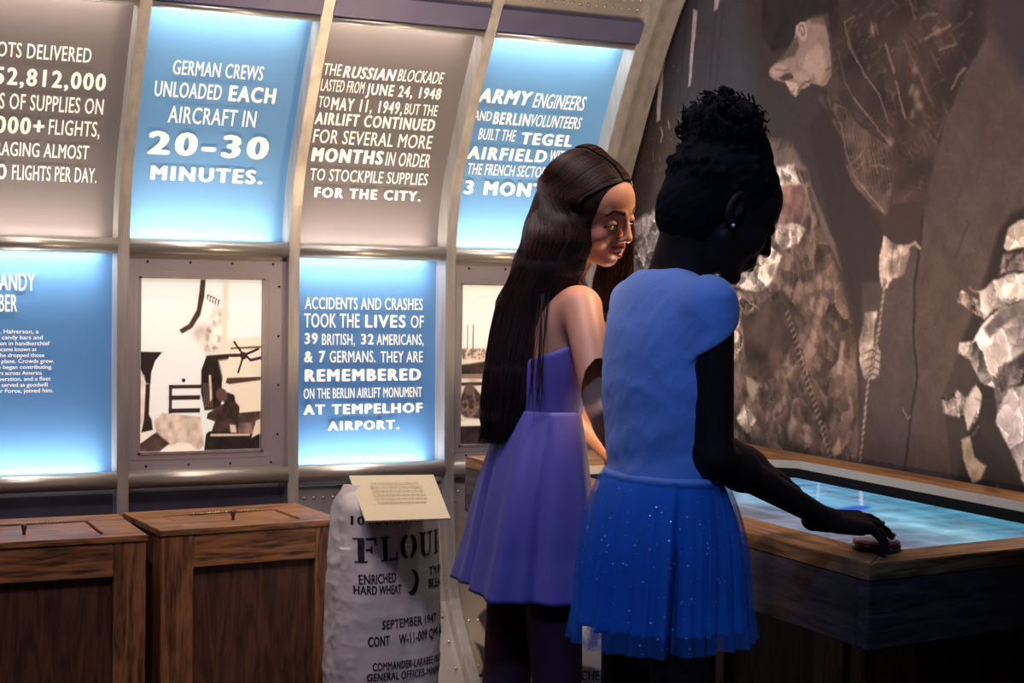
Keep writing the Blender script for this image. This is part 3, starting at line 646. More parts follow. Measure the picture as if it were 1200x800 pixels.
    # jacket: dark body, hanging front, sleeve
    pl([(962, -60), (1165, -60), (1158, 40), (1135, 80), (1108, 140), (1092, 200), (1080, 235), (1078, 285), (1062, 286), (1040, 272), (1044, 240), (1028, 215), (1000, 180), (985, 140), (975, 110), (964, 60)], (54, 43, 43), 3, tex=.5, tsc=.009, seed=81)
    pl([(965, 80), (985, 120), (1010, 150), (1040, 168), (1046, 245), (1036, 252), (1020, 240), (1000, 215), (990, 192), (985, 160), (968, 128), (960, 118)], (76, 62, 60), 3, tex=.5, tsc=.014, kind='r', seed=83)
    for L_ in ([(985, 145), (990, 175), (1000, 205), (1035, 248)], [(1000, 20), (990, 25), (995, 55), (1012, 85), (1030, 110), (1040, 140)], [(1000, 115), (1020, 140), (1044, 170)], [(992, 196), (1008, 183), (1012, 176)], [(1000, 200), (1013, 188)], [(1018, 176), (1020, 195), (1032, 194), (1042, 198)], [(1024, 178), (1028, 203)]): P.line(Q(L_), 1.4, (168, 146, 136), .7, 2.6)
    pl([(1040, -20), (1085, -20), (1090, 100), (1106, 140), (1092, 205), (1082, 236), (1044, 240), (1044, 190), (1040, 120), (1030, 60)], (60, 47, 46), 4, tex=.45, tsc=.012, seed=85)
    for L_, a in (([(1037, 50), (1042, 66), (1048, 84)], .9), ([(1050, 96), (1054, 115), (1060, 138)], .9), ([(1020, 24), (1024, 42)], .7), ([(1027, 28), (1029, 40)], .6), ([(1062, -10), (1073, 22)], .5), ([(1084, 46), (1100, 36), (1114, 29)], .8),
                  ([(1101, 58), (1121, 50)], .7), ([(1115, 104), (1123, 88), (1131, 80)], .9), ([(1060, 48), (1078, 90), (1094, 125)], .35), ([(1110, 130), (1096, 165)], .35), ([(1080, 22), (1084, 18), (1098, 16)], .5), ([(1090, 60), (1102, 84)], .35)):
        P.line(Q(L_), 2.0, (186, 162, 146), a*.75, 4.)
    for c, r in (((1074, 112), (5, 7)), ((1077, 124), (7, 5)), ((1068, 105), (3, 6)), ((1069, 134), (3, 5)), ((1022, 34), (4, 7)), ((1043, 166), (6, 6)), ((1072, 82), (4, 3)), ((1098, 36), (7, 3))):
        x, y = q(*c); P.ell((x, y), (r[0]*2.2, r[1]*2), (160, 138, 126), 20, 9, .6)
    for k in range(70):
        x = rng.uniform(1030, 1130); y = rng.uniform(-5, 180)
        if x > 1150-.35*y or x < 1000+.2*y: continue
        dx = rng.uniform(2, 9); dy = rng.uniform(4, 16); ln([(x, y), (x+dx*.4, y+dy*.5), (x+dx, y+dy)], rng.uniform(2, 4), (96, 76, 70) if k % 3 else (36, 28, 28), .45)
    pl([(1036, 262), (1044, 238), (1082, 236), (1079, 262), (1078, 286), (1060, 287), (1046, 282), (1036, 272)], (58, 46, 46), 3)
    def sheen(poly_, col, ax_, ay, ang, thr, seed, amp):
        Pp = Q(poly_); a_ = np.array(Pp); m = (P.X > a_[:, 0].min()) & (P.X < a_[:, 0].max()) & (P.Y > a_[:, 1].min()) & (P.Y < a_[:, 1].max()); X = P.X[m]; Y = P.Y[m]; ins, D = seg_in(Pp, X, Y)
        u = X*math.cos(ang)+Y*math.sin(ang); v = -X*math.sin(ang)+Y*math.cos(ang); t = ridge(u*ax_, v*ay, seed, 3); q = np.clip((t-thr)*5, 0, 1)*np.clip(np.where(ins, D, 0)/12, 0, 1)*amp
        P.c[m] = P.c[m]*(1-q[:, None])+np.array(col)/255*q[:, None]
    sheen([(965, 0), (1100, 0), (1120, 60), (1100, 130), (1085, 230), (1045, 235), (1010, 150), (975, 90)], (150, 128, 118), .028, .007, 1.15, .72, 501, .75)
    sheen([(965, 0), (1150, 0), (1140, 80), (1110, 130), (1085, 230), (1045, 235), (1010, 150), (975, 90)], (104, 84, 78), .040, .010, 1.25, .62, 503, .6)
    sheen([(1070, 0), (1150, 0), (1140, 90), (1105, 140), (1085, 70)], (156, 134, 124), .012, .045, .35, .74, 505, .7)
    sheen([(965, 100), (1045, 160), (1040, 265), (1000, 215), (980, 150)], (150, 130, 120), .03, .010, 1.0, .72, 507, .6)
    sheen([(1100, 100), (1200, 100), (1200, 300), (1080, 560), (1000, 560), (1070, 330)], (92, 78, 76), .02, .005, 1.7, .66, 509, .35)
    # head in profile, looking down
    pl([(905, 60), (892, 40), (893, 5), (910, -50), (975, -60), (985, 20), (968, 60), (930, 55)], (40, 33, 35), 5, tex=.3, tsc=.03)
    pl([(903, 78), (907, 74), (914, 69), (922, 60), (928, 50), (934, 35), (942, 26), (952, 22), (966, 20), (970, 36), (973, 52), (975, 75), (974, 90), (968, 100), (961, 101), (956, 98), (951, 97), (948, 101), (944, 100), (942, 104), (938, 106), (935, 111), (932, 115), (928, 111), (924, 104), (920, 97), (915, 95), (907, 93), (902, 88), (901, 82)], (140, 119, 113), 2.2, tex=.12, tsc=.02)
    pl([(944, 66), (958, 50), (966, 58), (968, 82), (960, 96), (950, 88), (940, 78)], (172, 149, 140), 9, alpha=.8); pl([(903, 80), (912, 74), (920, 79), (914, 90), (905, 89)], (172, 150, 141), 3, alpha=.8)
    pl([(920, 95), (928, 96), (934, 98), (936, 103), (932, 113), (927, 107)], (196, 172, 160), 2, alpha=.9); pl([(930, 84), (944, 84), (948, 92), (938, 96), (930, 92)], (176, 152, 142), 5, alpha=.6)
    pl([(912, 90), (920, 86), (928, 86), (930, 91), (922, 95), (916, 94)], (62, 48, 47), 3, alpha=.85); ln([(908, 80), (916, 82), (924, 82)], 2.6, (96, 76, 72), .6)
    ln([(935, 107), (939, 101), (944, 95), (950, 94)], 2.0, (60, 46, 46), .9); ln([(928, 108), (931, 106)], 2.0, (70, 54, 52), .8); ln([(942, 103), (947, 99)], 2, (190, 168, 158), .8); ln([(950, 98), (954, 92), (953, 86)], 2.5, (98, 78, 74), .6); ln([(962, 100), (970, 90), (974, 78)], 3, (100, 80, 76), .5)
    pl([(933, 30), (937, 26), (942, 26), (946, 31), (946, 40), (943, 47), (939, 48), (936, 43), (933, 38)], (172, 148, 139), 1.8); ln([(936, 36), (937, 30), (941, 30), (943, 36), (941, 42)], 1.9, (70, 54, 52), .9); ln([(939, 36), (940, 41)], 2.2, (56, 42, 42), .8)
    pl([(926, 52), (934, 42), (936, 54), (932, 64), (922, 68), (914, 72), (908, 73), (914, 66)], (74, 60, 59), 4, alpha=.75); pl([(944, 22), (970, 14), (972, 30), (952, 27)], (90, 74, 72), 5, alpha=.7)
    pl([(966, 20), (974, 40), (978, 76), (984, 100), (978, 118), (965, 104), (974, 90), (975, 74), (971, 44)], (70, 57, 56), 3); ln([(968, 82), (976, 78)], 2, (50, 40, 40), .8)
    # collar, shirt folds and lining quilting
    for L_ in ([(968, 104), (966, 118), (974, 132), (982, 140)], [(978, 118), (988, 124), (992, 134), (986, 140)], [(974, 128), (984, 150)], [(990, 110), (1002, 140), (1022, 158), (1040, 168)]): ln(L_, 2.6, (44, 35, 36), .7)
    for L_ in ([(970, 112), (972, 122)], [(980, 122), (990, 128), (993, 138)], [(1002, 20), (994, 34), (996, 52), (1006, 72)], [(982, 60), (990, 96), (1006, 124), (1024, 142)]): ln(L_, 2.2, (120, 100, 96), .55)
    for k in range(26):
        t = k/25; x = 984+52*t; ln([(x, 146+24*t), (x+4+6*t, 176+30*t), (x+12, 205+34*t)], 2.2, (98, 80, 76) if k % 2 else (50, 40, 40), .35)
    # gloved hands and the rope
    pl([(1036, 275), (1046, 284), (1058, 287), (1066, 286), (1064, 300), (1058, 318), (1052, 326), (1046, 326), (1040, 337), (1032, 338), (1030, 300)], (166, 150, 146), 2.5, tex=.5, tsc=.018, kind='r', seed=91)
    pl([(1056, 300), (1066, 295), (1060, 318), (1054, 326)], (120, 106, 104), 3); ln([(1046, 290), (1044, 318)], 2.2, (86, 74, 74), .8); ln([(1053, 292), (1051, 318)], 2.2, (90, 76, 76), .8); ln([(1066, 288), (1072, 285), (1078, 290)], 4, (150, 134, 130), .9)
    pl([(1014, 366), (1028, 364), (1024, 385), (1024, 420), (1022, 440), (1014, 446), (1008, 425), (1006, 400)], (150, 136, 134), 2.5, tex=.5, tsc=.018, kind='r', seed=93)
    pl([(1018, 410), (1028, 402), (1032, 415), (1030, 438), (1020, 446), (1012, 440)], (158, 144, 140), 2.5)
    for k in range(4): ln([(1014, 414+9*k), (1022, 410+9*k), (1031, 416+8*k)], 2.4, (84, 70, 70), .9)
    rope = [(1037, 330), (1033, 362), (1028, 400), (1018, 445), (1012, 500), (1007, 545)]; ln(rope, 6, (58, 48, 48)); ln(rope, 5, (150, 134, 128))
    for (a, b) in zip(rope[:-1], rope[1:]):
        m = int(math.hypot(b[0]-a[0], b[1]-a[1])/7)
        for k in range(m): t = (k+.5)/m; x = a[0]+(b[0]-a[0])*t; y = a[1]+(b[1]-a[1])*t; ln([(x-2.6, y+3), (x+2.6, y-3)], 2, (66, 54, 54), .9)
    # crumpled white sacks at the right edge
    W = (178, 166, 168)
    pl([(1150, 345), (1170, 270), (1185, 250), (1240, 230), (1240, 620), (1130, 600), (1122, 560), (1150, 430), (1128, 400)], (40, 33, 35), 8)
    pl([(1176, 290), (1182, 266), (1192, 258), (1240, 250), (1240, 300), (1200, 288), (1180, 294)], (186, 172, 166), 3, tex=0.50, tsc=0.0115, kind='v', seed=101)
    pl([(1170, 322), (1175, 298), (1240, 292), (1240, 316), (1190, 316), (1172, 320)], (116, 104, 106), 3, tex=0.90, tsc=0.0161, kind='v', seed=102)
    pl([(1148, 342), (1166, 328), (1182, 320), (1240, 318), (1240, 350), (1192, 352), (1166, 362), (1152, 374), (1148, 362)], (192, 180, 178), 3, tex=0.55, tsc=0.0103, kind='v', seed=103)
    pl([(1124, 343), (1129, 341), (1146, 350), (1150, 372), (1142, 368), (1122, 352)], (128, 114, 112), 2.5, tex=0.90, tsc=0.0230, kind='v', seed=104)
    pl([(1140, 400), (1152, 378), (1174, 358), (1240, 346), (1240, 430), (1190, 440), (1170, 456), (1150, 448), (1136, 420), (1122, 414), (1124, 402)], W, 3, tex=0.70, tsc=0.0092, kind='v', seed=105)
    pl([(1152, 384), (1174, 360), (1200, 352), (1204, 362), (1180, 378), (1160, 396)], (112, 102, 106), 5, tex=.5, tsc=.02, seed=106)
    pl([(1164, 456), (1176, 428), (1200, 412), (1240, 410), (1240, 448), (1200, 442), (1180, 460), (1168, 486)], (84, 75, 78), 4, tex=0.70, tsc=0.0172, kind='v', seed=107)
    pl([(1168, 480), (1182, 456), (1204, 448), (1240, 446), (1240, 620), (1214, 590), (1196, 560), (1180, 530), (1164, 510)], (190, 178, 182), 3, tex=0.70, tsc=0.0092, kind='v', seed=108)
    pl([(1102, 466), (1120, 456), (1132, 466), (1144, 450), (1150, 466), (1146, 490), (1134, 505), (1128, 490), (1106, 484)], (134, 122, 124), 3, tex=0.95, tsc=0.0196, kind='v', seed=109)
    pl([(1132, 470), (1144, 452), (1150, 462), (1142, 486), (1134, 504), (1130, 488)], (198, 186, 184), 2.5, tex=.3, tsc=.02)
    pl([(1150, 486), (1166, 494), (1180, 520), (1196, 556), (1190, 560), (1168, 530), (1150, 508)], (50, 42, 44), 4)
    pl([(1126, 515), (1136, 510), (1142, 535), (1156, 545), (1150, 560), (1140, 566), (1130, 540)], (176, 158, 140), 3, tex=.5, tsc=.02, seed=111)
    for k in range(46):
        x = rng.uniform(1128, 1225); y = rng.uniform(300, 580); v = rng.choice([60, 90, 215]); L_ = rng.uniform(6, 20); t = rng.uniform(-.9, .9)
        ln([(x, y), (x+L_*math.cos(t)*.5, y+L_*math.sin(t)*.5+2), (x+L_*math.cos(t), y+L_*math.sin(t))], 2.2, (v, v*.93, v*.95), .35)
    # canvas weave and fine grain of the print
    g = vnoise(P.X*.25, P.Y*.25, 5)-.5; g2 = fbm(P.X*.05, P.Y*.05, 9)-.5
    P.c *= (1+.10*g+.14*g2)[..., None]
    o = print_mesh('mural', ys, zs2, lambda A, B: np.stack([np.full(A.shape, XM), A, B], -1), P, M_mural)
    tag(o, 'wall-high brown black-and-white mural of a bending man in a leather jacket with sacks and rope', 'mural')
    me = o.data
    return o
build_mural()
# ---------------------------------------------------------------- wooden crates with panelled fronts and lidded tops
def crate(x0, x1, y0, y1, H, rz, label, sw=(.085, .080), panel_dark=True):
    cx, cy = x0, y0
    root = empty('wooden_crate', (cx, cy, 0), label, 'crate', 'panelled wooden crates by the wall', rz=rz)
    bpy.context.view_layer.update(); W = x1-x0; D = y1-y0; T = .016; MW = root.matrix_world
    def part(name, m, *bx, bev=.0015):
        o = MB().box(*bx).build(name, m, None, False, bev); o.parent = root; return o
    a, b = sw; zt = H-T; rh = .088
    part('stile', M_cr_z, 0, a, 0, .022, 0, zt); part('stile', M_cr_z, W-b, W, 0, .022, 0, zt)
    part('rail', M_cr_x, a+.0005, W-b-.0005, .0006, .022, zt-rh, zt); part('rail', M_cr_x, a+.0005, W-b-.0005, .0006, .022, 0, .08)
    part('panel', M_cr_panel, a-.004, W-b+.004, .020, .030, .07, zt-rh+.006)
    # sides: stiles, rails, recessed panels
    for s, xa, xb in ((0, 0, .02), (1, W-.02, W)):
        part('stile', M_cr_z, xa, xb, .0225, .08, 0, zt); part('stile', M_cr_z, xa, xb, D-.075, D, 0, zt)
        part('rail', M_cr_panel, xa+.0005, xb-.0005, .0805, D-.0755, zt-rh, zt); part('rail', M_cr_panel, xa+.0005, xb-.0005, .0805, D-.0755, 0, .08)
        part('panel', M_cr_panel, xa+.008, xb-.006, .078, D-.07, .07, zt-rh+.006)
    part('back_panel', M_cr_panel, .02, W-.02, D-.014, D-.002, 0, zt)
    # top: frame boards round an inset lid with a hinge and knob
    f = .078; fr = .05
    part('top_board', M_cr_x, -.004, W+.004, -.004, fr, zt, H); part('top_board', M_cr_x, -.004, W+.004, D-.10, D, zt, H)
    part('top_board', M_cr_x, -.004, f, fr+.0006, D-.1006, zt, H); part('top_board', M_cr_x, W-f-.02, W+.004, fr+.0006, D-.1006, zt, H)
    lid = part('lid', M_cr_x, f+.004, W-f-.026, fr+.002, D-.104, zt-.002, H-.003)
    kb = MB(); kb.tube([(W*.47, .125, H-.003), (W*.47, .125, H+.006), (W*.47, .125, H+.016), (W*.47, .125, H+.024)], [.004, .0045, .0075, .0075], 12).build('knob', M_knob, None, True).parent = lid
    hg = MB()
    for k in range(22):
        x = W*.5-.10+.0095*k; hg.tube([(x, D-.103, H), (x+.0075, D-.103, H)], .0036, 8)
    h = hg.build('hinge', M_hinge, None, True); h.parent = lid
    return root
M_knob = mat('dark_turned_knob', (.10, .03, .025), .4); M_hinge = mat('brass_hinge', (.45, .33, .16), .35, .8)
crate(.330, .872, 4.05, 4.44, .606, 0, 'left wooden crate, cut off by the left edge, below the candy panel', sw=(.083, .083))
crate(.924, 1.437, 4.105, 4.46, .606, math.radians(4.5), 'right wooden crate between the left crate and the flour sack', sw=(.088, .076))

# ---------------------------------------------------------------- touch table
TX0, TX1, TY0, TY1 = 1.668, 2.612, 2.112, 3.82; TZ = .81; SKW = .17       # far end runs out further at the mural
root = empty('touch_table', (2.1, 3.0, 0), 'long dark wooden interactive table with glowing screens the girls lean on', 'table')
def tb(name, m, poly, z0, z1, bev=.002, par=root): return MB().prism(poly, z0, z1).build(name, m, par, False, bev)
RB = .105; RN = .10; RFAR = .115
A0, A1, A2, A3 = (TX0, TY0), (TX1, TY0+.10), (TX1, TY1+SKW), (TX0, TY1)
ia, ib = (TX0+RB, TY0+RN), (TX1-RFAR, TY0+RN+.085)
ic, idd = (TX1-RFAR, 3.58), (TX0+RB, 3.52)
# rim boards
tb('rim_board', M_tb_y, [A0, ia, idd, (TX0+RB, TY1), A3], TZ-.03, TZ)
tb('rim_board', M_tb_x, [A0, A1, ib, ia], TZ-.03, TZ)
tb('rim_board', M_tb_y, [A1, A2, (TX1-RFAR, TY1+SKW-.02), ic, ib], TZ-.03, TZ)
# far deck with a cut-out for the small screen
fy = lambda x: TY1+(x-TX0)/(TX1-TX0)*SKW
s0, s1 = (2.30, 3.655), (2.492, 3.655)
tb('deck_board', M_tb_x, [idd, ic, (TX1-RFAR, 3.652), (TX0+RB, 3.652)], TZ-.03, TZ-.0008)
tb('deck_board', M_tb_x, [(TX0+RB, 3.70+.19), (TX1-RFAR, 3.70+.19), (TX1-RFAR, fy(TX1-RFAR)-.002), (TX0+RB+.2, fy(TX0+RB+.2)-.002)], TZ-.03, TZ-.0009)
tb('deck_board', M_tb_y, [(TX0+RB, 3.6526), (2.10, 3.6526), (2.10, 3.8896), (TX0+RB+.2, 3.8896), (TX0+RB, TY1)], TZ-.03, TZ-.0009)
# bevelled metal lip around the main screen well
M_lip = mat('pale_metal_lip', (.34, .33, .32), .4, .4)
z0 = TZ-.045
def quad(name, m, P, par=root, th=.002):
    n = len(P); vs = [Vector(p) for p in P]; nn = (vs[1]-vs[0]).cross(vs[2]-vs[0]).normalized()*th
    mb = MB(); mb.add([tuple(v) for v in vs]+[tuple(v-nn) for v in vs], [tuple(range(n)), tuple(range(2*n-1, n-1, -1))]+[(i, i+n, (i+1) % n+n, (i+1) % n) for i in range(n)]); return mb.build(name, m, par)
g = .015
w_ = [ia, ib, (ic[0], 3.47), (ic[0]-.12, ic[1]), idd]
def inset(P, d):
    out = []; n = len(P)
    for i in range(n):
        p, c, q = Vector(P[i-1]), Vector(P[i]), Vector(P[(i+1) % n]); e1 = (c-p).normalized(); e2 = (q-c).normalized()
        n1 = Vector((-e1.y, e1.x)); n2 = Vector((-e2.y, e2.x)); b = (n1+n2).normalized(); out.append(tuple(c+b*d/max(.3, b.dot(n1))))
    return out
wi = inset(w_, g); wi2 = inset(w_, g+.002)
for i in range(5):
    j = (i+1) % 5
    quad('lip', M_lip if i in (1, 2, 3) else M_tb_dark, [(*w_[i], TZ-.001), (*w_[j], TZ-.001), (*wi[j], TZ-.020), (*wi[i], TZ-.020)])
tb('corner_board', M_tb_x, [(ic[0], 3.47), ic, (ic[0]-.12, ic[1])], TZ-.03, TZ-.0009, 0)
M_well = mat('black_screen_surround', (.008, .008, .009), .95, spec=.05)
for i in range(5):
    j = (i+1) % 5; quad('well_side', M_well, [(*wi[i], TZ-.021), (*wi[j], TZ-.021), (*wi2[j], z0), (*wi2[i], z0)])
# main screen: a picture of sea and cloud on a backlit display
sx = np.linspace(min(p[0] for p in wi), max(p[0] for p in wi), 160); sy = np.linspace(min(p[1] for p in wi), max(p[1] for p in wi), 260)
U, V = np.meshgrid(sx, sy, indexing='ij'); P = Print(U*1000, V*1000)
n1 = fbm(U*9+3, V*3, 201, 5); n2 = fbm(U*26, V*9, 205, 4); n3 = ridge(U*5, V*16, 207, 4)
base = np.array([(78, 142, 172)])/255; P.c[:] = base
def band(px, py): return onz(px, py, z0)
tu = (U-TX0)/(TX1-TX0); tv = (V-TY0)/(TY1-TY0)
L1 = np.clip((n1-.42)*4, 0, 1)[..., None]; P.c = P.c*(1-L1*.5)+np.array((150, 200, 215))/255*L1*.5
m = np.clip(1-np.abs(tu-(.38+.10*(n1-.5)-.10*(tv-.3)))*5.2, 0, 1)[..., None]; P.c = P.c*(1-m*.9)+np.array((108, 104, 122))/255*m*.9
m = np.clip(1-np.abs(tu-.17)*9, 0, 1)[..., None]*np.clip(1-(tv-.0)*4, 0, 1)[..., None]; P.c = P.c*(1-m*.9)+np.array((142, 142, 118))/255*m*.9
m = np.clip(1-np.abs(tu-.16)*7, 0, 1)[..., None]*np.clip((tv-.15)*5, 0, 1)[..., None]; P.c = P.c*(1-m*.85)+np.array((120, 96, 112))/255*m*.85
m = np.clip((tv-.45)*4, 0, 1)[..., None]*np.clip((tu-.35)*6, 0, 1)[..., None]; P.c = P.c*(1-m*.6)+np.array((120, 175, 225))/255*m*.6
m = np.clip((.40-tu+.5*(n1-.5)+.12*np.clip(tv-.5, 0, 1))*5, 0, 1)[..., None]; P.c = P.c*(1-m*.85)+np.array((112, 108, 124))/255*m*.85
m = np.clip((.30-tv+.3*(n1-.5))*4, 0, 1)[..., None]*np.clip((.33-tu)*6, 0, 1)[..., None]; P.c = P.c*(1-m*.7)+np.array((140, 142, 118))/255*m*.7
P.c *= (1+.5*(n2-.45)+.35*(n3-.4))[..., None]
for px, py in ((966, 565), (966, 578), (1008, 585), (1008, 560), (1146, 600), (1110, 622)):
    q = band(px, py)
    for s in (-1, 1): P.line([(q[0]*1000-14, q[1]*1000-10*s), (q[0]*1000+14, q[1]*1000+10*s)], 2, (215, 225, 240), .5)
P.line([tuple(band(1008, 560)[:2]*1000), tuple(band(1010, 598)[:2]*1000)], 4, (200, 210, 235), .7); P.line([tuple(band(961, 548)[:2]*1000), tuple(band(958, 585)[:2]*1000)], 3, (200, 210, 235), .5)
q = band(1000, 596); P.ell((q[0]*1000, q[1]*1000), (70, 26), (20, 90, 205), 25, 8)
insP, _ = seg_in([(p[0], p[1]) for p in wi2], U, V)
M_screen = mat('backlit_display', (1, 1, 1), .22, attr=True, emit=.62)
nu, nv = U.shape; idx = np.arange(nu*nv).reshape(nu, nv); Qd = np.stack([idx[:-1, :-1], idx[1:, :-1], idx[1:, 1:], idx[:-1, 1:]], -1).reshape(-1, 4)
ok = insP.reshape(-1)[Qd].all(1); me = fmesh('screen', np.stack([U, V, np.full(U.shape, z0)], -1).reshape(-1, 3), Qd[ok]); setcol(me, P.c.reshape(-1, 3)); link('screen', me, M_screen, root)
M_added_uplight = mat('added_warm_uplight', (1, .76, .50), .3, emit=70)
M_added_glow = mat('added_warm_glow', (1, .72, .42), .3, emit=110)
M_cyan = mat('cyan_screen', (.0, .36, .70), .3, emit=1.3)
M_warm = mat('added_far_glow', (1, .80, .55), .3, emit=4)
quad('screen', M_cyan, [(2.435, 3.64, TZ-.006), (2.535, 3.66, TZ-.006), (2.535, 3.885, TZ-.006), (2.435, 3.885, TZ-.006)][:4]).name = 'screen'
tb('screen_bed', M_well, [(2.10, 3.653), (TX1-RFAR, 3.653), (TX1-RFAR, 3.889), (2.10, 3.889)], TZ-.03, TZ-.008, 0)
quad('added_warm_emitter', M_warm, [(2.13, 3.665, TZ-.004), (2.40, 3.665, TZ-.004), (2.40, 3.875, TZ-.004), (2.13, 3.875, TZ-.004)])  # added warm emitter, hidden from view, to light faces and mural
quad('screen', M_added_glow, [(1.81, 3.0, z0+.001), (1.97, 3.0, z0+.001), (1.97, 3.34, z0+.001), (1.81, 3.34, z0+.001)])  # added bright patch on the display, out of view, to light the girls
quad('added_warm_emitter', M_added_uplight, [(1.70, 2.70, TZ+.002), (1.762, 2.70, TZ+.002), (1.762, 2.84, TZ+.002), (1.70, 2.84, TZ+.002)])  # added uplight for the long-haired girl's face, unseen behind the blue skirt
# aprons and pedestal
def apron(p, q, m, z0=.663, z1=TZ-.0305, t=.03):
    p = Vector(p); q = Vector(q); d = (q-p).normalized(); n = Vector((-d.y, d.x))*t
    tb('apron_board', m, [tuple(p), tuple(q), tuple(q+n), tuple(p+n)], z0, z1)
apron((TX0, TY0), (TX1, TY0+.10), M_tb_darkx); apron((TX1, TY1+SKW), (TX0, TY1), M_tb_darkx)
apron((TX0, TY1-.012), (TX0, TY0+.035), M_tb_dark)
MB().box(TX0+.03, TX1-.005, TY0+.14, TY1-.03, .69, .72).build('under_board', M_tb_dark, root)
for x0, x1 in ((1.93, 2.06), (2.40, 2.56)): MB().box(x0, x1, 2.45, 2.50, 0, .69).build('pedestal_post', M_cr_z, root, False, .002)
MB().box(1.945, 2.55, 2.4992, 2.515, .05, .69).build('pedestal_panel', M_cr_panel, root)
for y in (2.52, 2.95, 3.40): MB().box(1.93, 1.975, y, y+.10, 0, .69).build('pedestal_post', M_cr_z, root, False, .002)
MB().box(1.945, 1.96, 2.62, 3.40, .05, .69).build('pedestal_panel', M_cr_panel, root)
MB().box(1.93, 2.56, 3.42, 3.47, 0, .69).build('pedestal_end', M_cr_panel, root, False, .002)

# round touch puck held down by the front girl
pc = onz(1027, 636, TZ+.012); PUCK = Vector((pc[0], pc[1], TZ+.0008))
M_puck = mat('black_puck_plastic', (.02, .02, .025), .3); M_ptop = mat('grey_puck_top', (.42, .40, .46), .4); M_pred = mat('red_puck_ring', (.40, .05, .05), .4)
pr = empty('touch_puck', PUCK, 'round black puck with grey top held under a hand on the table corner', 'puck')
def lathe(pr_, n=36):
    m = MB(); vs = []; 
    for r, z in pr_: vs += [(r*math.cos(2*math.pi*k/n), r*math.sin(2*math.pi*k/n), z) for k in range(n)]
    fs = [(i*n+k, i*n+(k+1) % n, (i+1)*n+(k+1) % n, (i+1)*n+k) for i in range(len(pr_)-1) for k in range(n)]+[tuple(range(n))[::-1], tuple(range((len(pr_)-1)*n, len(pr_)*n))]
    return m.add(vs, fs)
for nm, m, prf in (('base', M_puck, [(.040, 0), (.043, .002), (.043, .010), (.040, .013)]), ('ring', M_pred, [(.0415, .0131), (.0415, .0155), (.036, .0165)]), ('dial', M_ptop, [(.0355, .0166), (.034, .0185), (.005, .019)])):
    o = lathe(prf).build(nm, m, None, True); o.parent = pr

